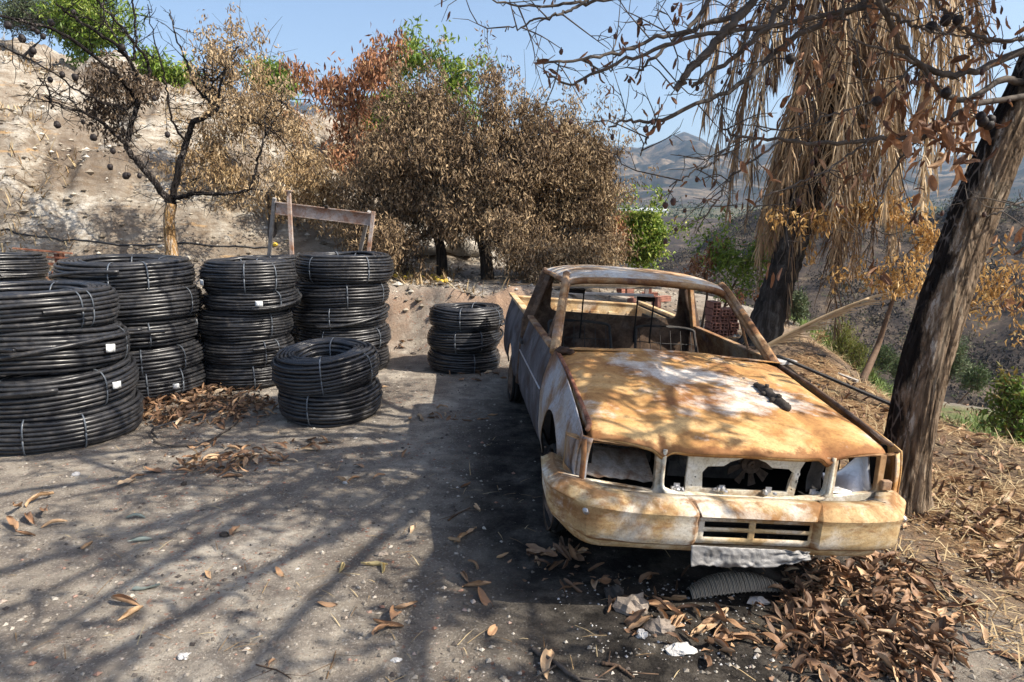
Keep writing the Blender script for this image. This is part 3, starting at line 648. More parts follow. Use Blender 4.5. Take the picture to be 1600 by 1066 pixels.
G = np.stack([pa, pa+[0, .02, -.04], pa+[0, .09, -.05]], 1); b.grid(G+np.stack([0*G[..., 0], 0*G[..., 0], .006*fbm(G[..., 0]*6, G[..., 2]*9, seed=8)], -1)); solid(b.build('valance', RUST_BUMP, bmp), .003)
# crumpled number plate hanging under the bumper
nu, nv = 60, 16; u = np.linspace(0, 1, nu)[:, None]; v = np.linspace(0, 1, nv)[None]
X = -.262+.52*u+0*v; Z = .428-.085*v*(1.0-.55*ss(.55, 1, u))-.008*u+.012*fbm(u*7, v*2, seed=3)*v; Yp = -.012-.015*v+.014*fbm(u*9, v*3, seed=5)*(.3+v)+.03*ss(.6, 1, u)*fbm(u*20, v*6, seed=6)
for cx_ in (.16, .24, .33, .41, .50, .58):                          # embossed, half melted characters
    dd = np.hypot((u-cx_)/.028, (v-.48)/.36); Yp = Yp-.005*np.exp(-((dd-1)/.28)**2)
b = MB(); b.grid(np.stack([X, Yp, Z], -1)); solid(b.build('number_plate', PLATE_M, bmp), .0015)
for sgn in (-1, 1):
    b = MB(); b.box((CX+sgn*.62, 3.72, .62), (.02, 1.1, .62)); b.build('wheel_well', SOOT, truck, smooth=False)
    b = MB(); b.box((CX+sgn*.58, .93, .50), (.02, .9, .36)); b.build('wheel_well', SOOT, truck, smooth=False)
    b = MB(); b.box((CX+sgn*.712, .345, .70), (.08, .02, .2)); b.build('lamp_hole_dark', SOOT, truck, smooth=False)  # black sheet added behind the lamp opening so it reads as a dark hole
# wheels ------------------------------------------------------------------
def wheel(sgn, yy, zc):
    x0 = CX+sgn*.66
    b = MB(); P = []
    for a_ in np.linspace(0, 2*np.pi, 25)[:-1]: P.append((0, math.cos(a_), math.sin(a_)))
    P = np.array(P)
    rings = [(-.09, .19), (-.10, .215), (-.085, .205), (-.06, .18), (.05, .175), (.085, .205), (.10, .215), (.09, .19), (.055, .12), (.05, .05), (.07, .045), (.07, .001)]
    G = np.array([[(x0+sgn*o_, yy+p[1]*r_, zc+p[2]*r_) for p in np.vstack([P, P[:1]])] for o_, r_ in rings]); b.grid(G if sgn > 0 else G[::-1])
    w_ = b.build('wheel', RUST_DARK, truck)
    b = MB()
    for o_ in np.linspace(-.08, .08, 7):                            # charred remains of the tyre
        rr_ = .225+.035*RNG.uniform(.3, 1); pts = [(x0+sgn*o_, yy+math.cos(t)*rr_*(1+RNG.uniform(-.03, .03)), zc+math.sin(t)*rr_*(1-.25*(math.sin(t) < -.5))) for t in np.linspace(0, 6.28, 28)[:-1]]
        b.tube(pts, .016, 6, closed=True)
    b.build('burnt_tyre', SOOT, w_)
for sgn in (-1, 1): wheel(sgn, .93, .27); wheel(sgn, 3.72, .27)
# junk in the bed and the burnt casting on the hood
b = MB(); th = np.linspace(.3, 5.6, 26); G = np.array([[(.42+.5*k/7, 4.0+.13*math.sin(t)*(1-.1*k/7)+.1*k/7, .70+.13*math.cos(t)) for k in range(8)] for t in th])
o = solid(MB().grid(TR@np.eye(3)@G.reshape(-1, 3).T.reshape(3, -1) if False else (G.reshape(-1, 3)@TR.T+TP).reshape(G.shape)).build('sheet_roll', TAN_PAINT, None), .004)
tag(o, 'curled rusty sheet metal roll lying in the truck bed', 'metal sheet')
b = MB(); c0 = np.array([.372, .74, 0.]); dr = np.array([.12, -.99, 0]); pr = np.array([.99, .12, 0])
def hp(a_, s_, h_): p = c0+dr*a_+pr*s_; return (p[0], p[1], HZ[np.unravel_index(np.argmin((HX-p[0])**2+(HY-p[1])**2), HX.shape)]-.002+h_)
cen = [hp(a_, 0, .022) for a_ in (-.135, -.10, -.05, 0, .05, .10, .14)]
b.tube(cen, [.012, .020, .026, .021, .027, .024, .019], 10)
for a_, s_, h_, r_ in ((-.145, 0, .02, .020), (.145, 0, .02, .026), (-.06, .03, .03, .016), (.0, .026, .022, .018), (.06, -.03, .018, .018), (.03, .02, .04, .014), (-.03, -.028, .014, .016), (.10, .028, .02, .016)): b.ball(hp(a_, s_, h_), (r_, r_, r_*.8), 8, .15)
b.tube([hp(-.05, .0, .04), hp(-.05, .0, .062)], .011, 8); b.tube([hp(.07, 0, .04), hp(.07, 0, .055)], .013, 8)
V_ = []
o = MB()
for vv in b.v: o.v.append(vv@TR.T+TP)
o.f = b.f; o.n = b.n
o = o.build('metal_casting', MANI_M); tag(o, 'small charred metal casting lying on the rusty hood', 'engine part')
# ------------------------------------------------------------------ coils of black irrigation pipe
pm = NM('black_pipe', .38, 0, .45)
pn = pm.noise(3.5, 5, .65); pd_ = pm.noise(22, 5, .7)
pc_ = pm.ramp(pn, [(.35, (.012, .013, .016)), (.7, (.036, .036, .038))])
pc_ = pm.mix(pm.math('MULTIPLY', pm.ramp(pd_, [(.5, 0.), (.75, 1.)]), .30), pc_, (.15, .13, .11))
pm.base(pc_); pm.rough(pm.ramp(pd_, [(.35, .24), (.75, .55)])); pm.bump(pm.noise(160, 3), .0007, .5)
PIPE = pm.m
STRAP = solidcol('grey_strap', (.10, .115, .135), .3, 0, .3, 5, 0)
lm = NM('white_tag', .5); wv = lm.vor(1, vec=lm.map((120, 400, 100)))
lm.base(lm.mix(lm.math('MULTIPLY', lm.ramp(lm.noise(1, 2, .5, lm.map((40, 900, 30))), [(.52, 0.), (.56, 1.)]), .55), (.72, .74, .74), (.12, .12, .13))); TAGM = lm.m
def superell(R, a, h, n, p=2.5):
    t = np.arange(n)*2*np.pi/n; c, s_ = np.cos(t), np.sin(t)
    return R+a*np.sign(c)*np.abs(c)**(2/p), h*np.sign(s_)*np.abs(s_)**(2/p)
def coil_mesh(name, R, hgt_, pr, seed, width=None):
    """R outer radius, hgt_ height of the coil, pr pipe radius"""
    rng = np.random.default_rng(seed); w = width or min(R*.62, .30); a = w/2; h = hgt_/2; Rc = R-a
    b = MB(); d = 2*pr*1.02; seg = 84
    th = np.arange(seg)*2*np.pi/seg
    rows = int(hgt_/(d*.93)); 
    for i in range(rows):
        z = -h+pr+(hgt_-2*pr)*i/(rows-1)
        off = (i % 2)*.5*d
        half = (a-pr)*max(0, 1-abs(z/(h*1.03))**2.6)**(1/2.6)
        k = int((2*half-off*.0)/d)
        for j in range(k+1):
            rr = Rc+half-j*d-(off*.5 if j else rng.uniform(0, .008))
            if rr < Rc-half-.2*d: continue
            edge = min(j, k-j, i, rows-1-i)
            if edge > 1: continue
            am = .0043 if edge == 0 else .0025
            wob = am*(np.sin(th*rng.integers(1, 4)+rng.uniform(0, 6.3))+.7*np.sin(th*rng.integers(4, 8)+rng.uniform(0, 6.3)))
            woz = am*1.1*(np.sin(th*rng.integers(1, 3)+rng.uniform(0, 6.3))+.6*np.sin(th*rng.integers(3, 7)+rng.uniform(0, 6.3)))
            rad = rr+wob; rad = rad*(1+.006*np.sin(2*th+seed)+.004*np.sin(3*th+seed*2.))
            zz = z+woz+.006*np.sin(th*2+seed*1.3)+.004*np.sin(3*th+seed)
            b.tube(np.stack([rad*np.cos(th), rad*np.sin(th), zz], -1), pr*rng.uniform(.95, 1.04), 8, closed=True)
    # a strand that crosses over the layers
    t2 = np.linspace(0, 2.6, 40); s0 = rng.uniform(0, 6.28)
    if seed % 2: b.tube(np.stack([(R+pr*.7)*np.cos(t2+s0), (R+pr*.7)*np.sin(t2+s0), -h*.55+h*1.1*ss(.2, 2.4, t2)], -1), pr, 8)
    return b.mesh(name, PIPE), (Rc, a, h)
MESHC = {}
def strap_mesh(dim, ang, wd=.011):
    Rc, a, h = dim; x, z = superell(Rc, a+.006, h+.006, 40, 2.9)
    b = MB(); G = np.zeros((41, 2, 3))
    for s_, o_ in ((0, -wd/2), (1, wd/2)):
        xs, zs = np.append(x, x[0]), np.append(z, z[0])
        G[:, s_, 0] = xs*math.cos(ang)-o_*math.sin(ang); G[:, s_, 1] = xs*math.sin(ang)+o_*math.cos(ang); G[:, s_, 2] = zs
    G[:, :, 2] += .006*np.sin(ang*2)
    b.grid(G); return b
ncoil = [0]
def coil(x, y, z, R, h, pr, tilt, straps, label, group, tagat=None, seed=0, end=None):
    """one coil: z is the height of its underside"""
    key = (round(R, 2), round(h, 2), seed % 3)
    if key not in MESHC: MESHC[key] = coil_mesh('pipe_winding', R, h, pr, seed % 3+int(R*100)*3+int(h*100))
    me, dim = MESHC[key]
    o = bpy.data.objects.new('pipe_coil', None); o.empty_display_size = .1; link(o, None, label, 'pipe coil', group)
    o.rotation_euler = (tilt[0], tilt[1], RNG.uniform(0, 6.28)); o.location = (x, y, z+h/2)
    w_ = link(bpy.data.objects.new('pipe_winding', me), o)
    rz = o.rotation_euler[2]
    for a_ in straps:
        sb = strap_mesh(dim, math.radians(a_)-rz); solid(sb.build('strap', STRAP, o), .0015, 1)
    if tagat:
        for (a_, zz, sz) in tagat:
            an = math.radians(a_)-rz; Rr = R+.012; ca, sa = math.cos(an), math.sin(an)
            b = MB(); G = np.zeros((5, 4, 3))
            for i in range(5):
                for j in range(4):
                    u_, v_ = (i/4-.5)*sz, (j/3-.5)*sz*.75
                    q = Rr+.012+.25*max(0, u_+sz*.2)+.01*math.sin(i*1.3)
                    G[i, j] = (q*ca-u_*sa, q*sa+u_*ca, zz+v_-.1*u_)
            b.grid(G); solid(b.build('paper_tag', TAGM, o), .0012)
    if end:
        a_, zz = end; an = math.radians(a_)-rz
        p = np.array([R*math.cos(an), R*math.sin(an), zz]); t = np.array([-math.sin(an), math.cos(an), 0]); nn = np.array([math.cos(an), math.sin(an), 0])
        b = MB(); pts = crpath([p-t*.18-nn*.01, p-t*.05+nn*.012, p+t*.05+nn*.035, p+t*.13+nn*.075], 12)
        b.tube(pts, pr, 10, cap=False); b.tube(pts[-4:], pr*.72, 10, cap=True); b.build('pipe_end', PIPE, o)
    return o
def stack(cx, cy, R, hs, pr, offs, name, group, straps, tags={}, ends={}, seed=0, tilts=None):
    n = len(hs); z = gnd(cx, cy)+.005
    words = {1: ['only'], 2: ['bottom', 'top'], 3: ['bottom', 'middle', 'top'], 4: ['bottom', 'second lowest', 'second highest', 'top'],
             5: ['bottom', 'second lowest', 'middle', 'second highest', 'top']}[n]
    for i, h in enumerate(hs):
        dx, dy = offs[i]
        tl = tilts[i] if tilts else (RNG.uniform(-.015, .015), RNG.uniform(-.02, .02))
        extra = ', white tag' if i in tags else ''
        coil(cx+dx, cy+dy, z, R*(1+RNG.uniform(-.02, .02) if R < .6 else 1), h, pr, tl, straps[i % len(straps)], '%s black coil of %s%s' % (words[i], name, extra), group, tags.get(i), seed+i, ends.get(i))
        z += h*.965
G_ = 'coils of black irrigation pipe stacked in the yard'
# angles: -90 faces the camera, 180 is photo-left, 0 photo-right
stack(-3.76, 5.32, .66, [.30, .29, .31, .30], .0172, [(.05, 0), (.03, 0), (-.02, .02), (-.08, .02)], 'the wide near-left stack of four', G_,
      [(-72, -38, 90), (-84, -20, 120), (-88, 10, 80), (-92, -22, 95, -14)], {2: [(-12, .0, .085)], 1: [(-14, .03, .075)]}, {3: (-30, .02), 2: (-75, .05)}, 0,
      [(0, -.045), (.0, -.06), (.0, -.05), (0, .012)])
stack(-3.72, 6.66, .61, [.28, .26, .24, .29, .29], .0162, [(.05, 0), (.04, 0), (.0, 0), (.03, 0), (-.03, 0)], 'the wide stack second from the left in front row', G_,
      [(-60, -30, 100), (-62, -25), (-50, 20, 100), (-92, -10, 80), (-75, -45, 60, 110)], {0: [(-38, -.03, .06)], 4: [(-160, .0, .08)]}, {2: (-52, .04)}, 10,
      [(0, -.06), (0, -.05), (.0, .0), (.0, .03), (0, .035)])
stack(-2.74, 7.08, .475, [.245, .26, .30, .20, .31], .0142, [(-.06, 0), (-.05, 0), (-.05, 0), (.03, 0), (.02, 0)], 'the stack beside the brown leaf heap', G_,
      [(-62, 20), (-48, -30, 100), (-38, 60), (-35, 10), (-75, -38, 90, 130)], {4: [(-130, -.05, .075)], 3: [(-62, .0, .07)], 2: [(-135, .03, .08)]}, {1: (-42, .05)}, 20,
      [(0, .02), (0, .0), (0, .035), (0, 0), (0, .02)])
stack(-1.95, 7.80, .545, [.26, .26, .25, .28, .30], .0148, [(-.02, 0), (.0, 0), (-.03, 0), (.0, 0), (.05, 0)], 'the stack before the steel trestle', G_,
      [(-60, 20), (-100, -30), (-88, 10), (-70, -20), (-118, -50, 80, 120)], {}, {}, 30)
stack(-3.0, 8.32, .47, [.25, .25, .26, .25, .27], .0125, [(0, 0)]*5, 'the hidden stack glimpsed between two others', G_, [(-60, 20)], {}, {}, 40)
stack(-1.60, 5.82, .455, [.285, .30], .0158, [(.01, 0), (-.02, .0)], 'the low pair in the yard middle', G_,
      [(-100, 30), (-80, -22, 90)], {}, {}, 50, [(0, -.03), (.03, -.10)])
stack(-.56, 7.80, .435, [.25, .25, .245], .0138, [(-.0, 0), (.01, 0), (.03, 0)], 'the low stack of three beside the pickup', G_,
      [(-70, 30), (-100, -60, 40), (-95, -28, 70)], {}, {}, 60, [(0, .05), (0, -.01), (0, .01)])
stack(-5.62, 7.35, .56, [.27, .27, .27, .27, .28], .0135, [(0, 0)]*5, 'the back stack at the left photo edge', G_,
      [(-60, 20), (-40,), (-70, 10), (-60,), (-48, 100)], {4: [(-58, -.09, .16)]}, {4: (-25, -.07)}, 70)
# ------------------------------------------------------------------ leaves and branches
def leaves(b, P, D, L, Wd, rng, v=None, curl=.25, flat=None):
    P = np.asarray(P, float); n = len(P)
    if n == 0: return
    D = D/(np.linalg.norm(D, axis=1)[:, None]+1e-9)
    R_ = rng.normal(size=(n, 3)) if flat is None else np.array([0, 0, 1.])+rng.normal(size=(n, 3))*flat
    Sd = np.cross(D, R_); Sd /= np.linalg.norm(Sd, axis=1)[:, None]+1e-9; N = np.cross(Sd, D)
    L = np.broadcast_to(L, (n,))[:, None]; Wd = np.broadcast_to(Wd, (n,))[:, None]
    cu = rng.uniform(.2, 1, (n, 1))*curl*L
    p0 = P; p1 = P+D*L*.45-Sd*Wd*.5+N*Wd*.25; p2 = P+D*L*.45+Sd*Wd*.5+N*Wd*.25; p3 = P+D*L-N*cu; p4 = P+D*L*.48-N*cu*.15
    V = np.stack([p0, p1, p2, p3, p4], 1).reshape(-1, 3); k = np.arange(n)[:, None]*5
    F = np.concatenate([k+[0, 1, 4], k+[0, 4, 2], k+[1, 3, 4], k+[4, 3, 2]])
    if v is None: v = rng.random(n)
    b.add(V, F, v=np.repeat(v, 5))
def leafmesh(seed):
    r2 = np.random.default_rng(seed); n, m = 12, 7; G = np.zeros((n, m, 3)); L = 1.; cu = r2.uniform(-2.6, 2.6); fo = r2.uniform(.1, 1.35); tw_ = r2.uniform(-1.6, 1.6); wi_ = r2.uniform(.75, 1.3); ben = r2.uniform(-.25, .25); cr_ = r2.uniform(.03, .14); CN = vnoise(np.arange(n)[:, None]*.45+seed*7, np.arange(m)[None]*.6, seed)
    for i in range(n):
        t = i/(n-1); w_ = .215*math.sin(math.pi*min(1, (t*.93+.05)))**.75*(1-.25*t)+.004
        for j in range(m):
            s_ = (j/(m-1)-.5)*2; x_ = L*(t-.5); y_ = s_*w_*wi_*math.cos(fo*abs(s_))+ben*(t-.5)**2; z_ = abs(s_)*w_*math.sin(fo)+.10*cu*(t-.5)**2*4*.6+.02*math.sin(7*t+3*s_+seed)
            z_ += cr_*(float(CN[i, j])-.5); a_ = tw_*(t-.5); G[i, j] = (x_, y_*math.cos(a_)-z_*math.sin(a_), y_*math.sin(a_)+z_*math.cos(a_))
    return G
LM = [leafmesh(k) for k in range(14)]
def place_leaf(b, G, p, s_, rz, rx, ry, v):
    R_ = np.array(Matrix.Rotation(rz, 3, 'Z')@Matrix.Rotation(rx, 3, 'X')@Matrix.Rotation(ry, 3, 'Y')); Q = (G.reshape(-1, 3)*s_)@R_.T; Q = Q-[0, 0, Q[:, 2].min()]+p; b.grid(Q.reshape(G.shape), v=v)
def rich(b, C, per, spread, sz, rng, vs=1., coarse=2):
    for c in C:
        for _ in range(per):
            p = c+rng.normal(size=3)*spread; G = LM[rng.integers(14)][::coarse, ::coarse]; R_ = np.array(Matrix.Rotation(rng.uniform(0, 6.3), 3, 'Z')@Matrix.Rotation(rng.normal()*.6, 3, 'X')@Matrix.Rotation(1.15+rng.normal()*.5, 3, 'Y')@Matrix.Rotation(rng.uniform(0, 6.3), 3, 'X'))
            b.grid((((G.reshape(-1, 3)+[.5, 0, 0])*sz*rng.uniform(.6, 1.25))@R_.T+p).reshape(G.shape), v=rng.random()*vs)
def blobs(B, y, n, rng, shell=.55, dy=None, thr=None, freq=1.2, seed=0):
    """points in ellipsoids given by photo pixel centre / radius at distance y; returned in world space"""
    vol = np.array([q[2]*q[3]*(q[2]+q[3]) for q in B], float); cnt = np.maximum(np.where(vol > 50, 14 if n > 300 else 5, 1), (vol/vol.sum()*n).astype(int)); out = []
    for q, c in zip(B, cnt):
        yy = y+(q[4] if len(q) > 4 else 0); ce = at(q[0], q[1], yy); s_ = yy/FPX
        d = rng.normal(size=(c, 3)); d /= np.linalg.norm(d, axis=1)[:, None]; r = rng.random(c)**(1/3.)
        r = shell+(1-shell)*r if shell > .8 else np.maximum(r, rng.random(c)*shell)
        ry = dy if dy else .75*(q[2]+q[3])/2*s_
        out.append(ce+d*r[:, None]*np.array([q[2]*s_, ry, q[3]*s_]))
    P = np.concatenate(out)
    if thr is not None: P = P[fbm(P[:, 0]*freq, P[:, 1]*freq, P[:, 2]*freq, oct=2, seed=seed) > thr]
    return P
def clusters(bl, bt, C, per, spread, L, Wd, rng, droop=.8, vf=None, twig=.004, up=.5, curl=.25):
    n = len(C)
    tl = spread*1.6; d0 = rng.normal(size=(n, 3)); d0[:, 2] += up; d0 /= np.linalg.norm(d0, axis=1)[:, None]
    if bt is not None:
        for i in range(n):
            a = C[i]-d0[i]*tl*.6; bt.tube([a, C[i]+rng.normal(size=3)*.01*tl, C[i]+d0[i]*tl*.5], [twig, twig*.7, twig*.4], 3, cap=False)
    t = rng.uniform(-.5, .6, (n, per, 1)); P = C[:, None]+d0[:, None]*t*tl+rng.normal(size=(n, per, 3))*spread*.42
    D = rng.normal(size=(n, per, 3))*.75+d0[:, None]*.3; D[..., 2] -= droop*1.6
    P = P.reshape(-1, 3); D = D.reshape(-1, 3); m = len(P)
    v = np.clip(np.repeat(rng.random(n), per)*.55+rng.random(m)*.45, 0, 1) if vf is None else vf(P, rng)
    leaves(bl, P, D, L*rng.uniform(.6, 1.25, m), Wd*rng.uniform(.7, 1.2, m), rng, v, curl)
def skeleton(b, trunk, rads, targets, rng, r1=.03, r0=.006, kink=.12, sides=7, minfrac=.25):
    """trunk path plus limbs that reach the targets, each from the nearest wood below it"""
    trunk = np.asarray(trunk, float); b.tube(crpath(trunk, len(trunk)*4), np.interp(np.linspace(0, 1, len(trunk)*4), np.linspace(0, 1, len(rads)), rads), 12)
    T = crpath(trunk, 24); k0 = int(24*minfrac); nodes = [T[k0:]]; rr = [np.interp(np.linspace(0, 1, 24), np.linspace(0, 1, len(rads)), rads)[k0:]]
    base = T[-1]; order = np.argsort(np.linalg.norm(targets-base, axis=1))
    for i in order:
        N = np.concatenate(nodes); Rn = np.concatenate(rr); t = targets[i]
        d = np.linalg.norm(N-t, axis=1)*(1+.35*(N[:, 2] > t[2]))+.35*np.linalg.norm(N-base, axis=1)*.3; j = np.argmin(d)
        a = N[j]; L = np.linalg.norm(t-a)
        if L < .02: continue
        r = max(r0, min(Rn[j]*.72, r1*(.3+L)))
        m = a+(t-a)*.5+rng.normal(size=3)*L*kink+np.array([0, 0, .08*L])
        q = a+(t-a)*.25+rng.normal(size=3)*L*kink*.4
        pts = crpath(np.array([a, q, m, t]), 9); ra = np.linspace(r, r0*.7, 9)
        b.tube(pts, ra, sides if r > .012 else 4, cap=False); nodes.append(pts[2:]); rr.append(ra[2:])
def barkmat(name, dark, mid, light, char=None, sc=1.):
    m = NM(name, .95, 0, .15); v = m.map((9*sc, 9*sc, 1.6*sc)); n = m.noise(1.6, 8, .75, v, .8)
    c = m.ramp(n, [(.36, dark), (.5, mid), (.66, light)])
    if char is not None:
        n2 = m.noise(2.2, 6, .7, m.map((2, 2, .8))); a = m.attr('char')
        f = m.ramp(m.math('ADD', a, m.math('MULTIPLY', m.math('SUBTRACT', n2, .5), .9)), [(.46, 0.), (.56, 1.)])
        vv_ = m.map((20*sc, 20*sc, 6*sc)); nv_ = m.t.nodes.new('ShaderNodeMix'); nv_.data_type = 'VECTOR'; nv_.inputs[0].default_value = .12; m.lk(vv_, nv_.inputs[4]); nz_ = m.t.nodes.new('ShaderNodeTexNoise'); nz_.inputs['Scale'].default_value = 2.5; nz_.inputs['Detail'].default_value = 5; m.lk(vv_, nz_.inputs['Vector']); m.lk(nz_.outputs['Color'], nv_.inputs[5])
        ve = m.vor(1.15, 'DISTANCE_TO_EDGE', 'Distance', nv_.outputs[1]); n9 = m.noise(1.2, 4, .6, m.map((2.5, 2.5, 1.2)))
        ch = m.ramp(m.noise(1.5, 8, .78, m.map((22*sc, 22*sc, 5*sc)), 1.), [(.3, (.006, .005, .005)), (.60, (.022, .018, .016)), (.80, (.04, .033, .03))])
        ch = m.mix(m.math('MULTIPLY', m.ramp(ve, [(.02, .75), (.09, 0.)]), m.ramp(n9, [(.50, 0.), (.58, 1.)])), ch, (.24, .21, .19))
        ck = m.vor(1., 'DISTANCE_TO_EDGE', 'Distance', m.map((11, 11, 1.7))); c = m.mix(m.ramp(ck, [(.02, .6), (.07, 0.)]), c, (.035, .024, .017)); m.bump(m.ramp(ck, [(0., 0.), (.12, 1.)]), .02, .8); m.bump(m.ramp(ve, [(0., 0.), (.15, 1.)]), .012, .7)
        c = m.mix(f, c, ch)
        ed = m.ramp(m.math('ADD', a, m.math('MULTIPLY', m.math('SUBTRACT', n2, .5), .9)), [(.30, 0.), (.38, .55), (.44, .8), (.50, 0.)])
        c = m.mix(m.math('MULTIPLY', ed, m.ramp(m.noise(3, 6, .8, v), [(.5, 0.), (.58, 1.)])), c, (.55, .52, .47))
    m.base(c); m.bump(n, .02, 1.); m.bump(m.noise(2.2, 6, .8, m.map((26*sc, 26*sc, 6*sc)), .6), .008, .9); return m.m
BURNT = solidcol('charred_wood', (.018, .015, .013), .85, 0, .6, 20, .003)
TWIG_G = solidcol('grey_twig', (.075, .062, .052), .85, 0, .6, 9, .002)
TWIG_B = solidcol('brown_twig', (.11, .07, .045), .85, 0, .5, 12, .002)
BARK_R = barkmat('half_charred_bark', (.10, .07, .047), (.23, .165, .11), (.43, .36, .27), True, 1.)
BARK_L = barkmat('split_bark', (.16, .08, .03), (.42, .25, .10), (.62, .44, .22), True, 1.4)
BARK_B = barkmat('sooty_bark', (.012, .01, .009), (.035, .028, .022), (.08, .06, .045), None, 1.5)
BARK_P = barkmat('palm_bark', (.010, .009, .008), (.030, .026, .023), (.10, .095, .09), None, .7)
L_DRY = leafmat('scorched_leaves', [(0, (.09, .06, .038)), (.35, (.22, .15, .085)), (.62, (.38, .27, .15)), (.85, (.52, .39, .23)), (1, (.62, .50, .33))], .7, .12)
L_DARK = leafmat('sooty_leaves', [(0, (.06, .042, .028)), (.35, (.17, .115, .068)), (.65, (.34, .235, .13)), (1, (.56, .42, .25))], .75, .1)
L_TAN = leafmat('tan_leaves', [(0, (.16, .10, .05)), (.4, (.36, .24, .12)), (.8, (.54, .39, .20)), (1, (.64, .50, .30))], .65, .18)
L_RED = leafmat('rust_red_leaves', [(0, (.14, .06, .032)), (.5, (.36, .165, .08)), (.85, (.52, .28, .14)), (1, (.48, .38, .15))], .6, .2)
L_GRN = leafmat('green_leaves', [(0, (.045, .095, .012)), (.45, (.17, .27, .035)), (.8, (.34, .43, .075)), (1, (.50, .53, .13))], .45, .35)
L_ORG = leafmat('orange_leaves', [(0, (.28, .14, .045)), (.4, (.54, .31, .10)), (.8, (.68, .45, .18)), (1, (.74, .56, .29))], .6, .35)
L_BIG = leafmat('big_dry_leaves', [(0, (.11, .055, .032)), (.4, (.26, .125, .065)), (.75, (.40, .21, .11)), (1, (.50, .33, .19))], .6, .2)
L_OLIVE = leafmat('olive_leaves', [(0, (.05, .07, .04)), (.6, (.13, .17, .08)), (1, (.24, .27, .15))], .6, .2)
FRUIT = solidcol('burnt_fruit', (.02, .015, .014), .55, 0, .5, 30, .002)
FRUIT_R = solidcol('dry_brown_fruit', (.065, .032, .024), .6, 0, .4, 30, .002)
PALM_L = leafmat('dead_palm_leaf', [(0, (.11, .066, .038)), (.35, (.28, .18, .10)), (.7, (.47, .335, .19)), (1, (.60, .47, .30))], .6, .15)
def tree_root(name, loc, label, cat, group=None): return empty(name, tuple(loc), 0, label, cat, group)
def fin(b, name, mat, root, smooth=True):
    """link a mesh built in world space under a root that stands at its base"""
    o = b.build(name, mat, root, smooth); l = root.location
    o.matrix_parent_inverse = Matrix.Translation((-l[0], -l[1], -l[2])); return o
def simple_tree(name, label, cat, foot, trunk_px, y, B, nclus, per, spread, L, Wd, lm_, bm_, rads, seed, group=None, droop=.8, thr=None, limbs=60, twig=.004, shell=.55, freq=1.2, bare=0, vf=None, r1=.03, sprays=0):
    rng = np.random.default_rng(seed)
    f = np.array([foot[0], foot[1], gnd(*foot)-.05]); root = tree_root(name, f, label, cat, group)
    tr = [f]+[at(p[0], p[1], y+(p[2] if len(p) > 2 else 0)) for p in trunk_px]
    C = blobs(B, y, nclus, rng, shell, thr=thr, freq=freq, seed=seed)
    C = C[C[:, 2] > hgt(C[:, 0], C[:, 1])+.08]
    if sprays:
        cc = C.mean(0); O = C[rng.choice(len(C), sprays)]; O = O[np.linalg.norm((O-cc)/C.std(0), axis=1) > 1.5]; d = (O-cc)/np.linalg.norm(O-cc, axis=1)[:, None]+rng.normal(size=O.shape)*.35+[0, 0, .45]
        C = np.concatenate([C]+[O+d*k*.13 for k in range(1, 4)])
    tg_ = C[rng.choice(len(C), min(limbs, len(C)), False)]
    bt = MB(); skeleton(bt, tr, rads, tg_, rng, r1=r1)
    if bare:
        X_ = blobs(B, y, bare, rng, .3)
        for p in X_: 
            q = p+rng.normal(size=3)*.25+np.array([0, 0, .25]); bt.tube([p, (p+q)/2+rng.normal(size=3)*.03, q], [twig*1.2, twig, twig*.5], 3, cap=False)
    bl = MB(); clusters(bl, bt, C, per, spread, L, Wd, rng, droop, vf, twig)
    fin(bt, 'trunk', bm_, root); fin(bl, 'crown', lm_, root, False)
    return root
def foot_at(px, y): return ((px-800)/FPX*y*.99, y)
# ------------------------------------------------------------------ the big dry bush in the middle: three scorched citrus trees
simple_tree('citrus_tree', 'dense scorched grey-brown citrus tree behind the steel trestle, left of the middle spire', 'tree', foot_at(690, 11.2), [(688, 385), (670, 340)], 11.2,
            [(650, 240, 85, 105), (600, 310, 70, 80), (685, 185, 40, 55), (630, 175, 36, 35), (700, 290, 70, 90), (612, 370, 62, 42), (668, 140, 15, 28), (600, 400, 60, 32), (640, 420, 30, 14), (580, 350, 35, 50), (600, 385, 62, 42, -.8), (650, 410, 30, 22, -.9), (690, 330, 40, 30, -.6)], 2300, 17, .13, .085, .026, L_DARK, BARK_B, [.10, .08, .06], 101, sprays=160, droop=.9, thr=-.16, freq=1.9, limbs=90)
simple_tree('citrus_tree', 'dark scorched citrus tree with forked black trunk and a leafy spire on top', 'tree', foot_at(762, 10.7), [(758, 395), (748, 360), (740, 330)], 10.8,
            [(770, 280, 80, 85), (768, 150, 17, 38), (775, 200, 24, 42), (800, 350, 65, 42), (728, 330, 55, 40), (745, 240, 45, 60), (830, 250, 55, 60), (838, 185, 20, 34), (775, 122, 24, 10), (872, 385, 60, 25), (830, 400, 50, 30), (720, 350, 30, 25, -.5), (820, 400, 50, 34, -.7), (790, 360, 40, 30, -.6), (775, 415, 40, 12, -.8)], 2300, 17, .13, .085, .026, L_DARK, BARK_B, [.11, .085, .06], 102, sprays=160, droop=.9, thr=-.16, freq=1.9, limbs=90, bare=60)
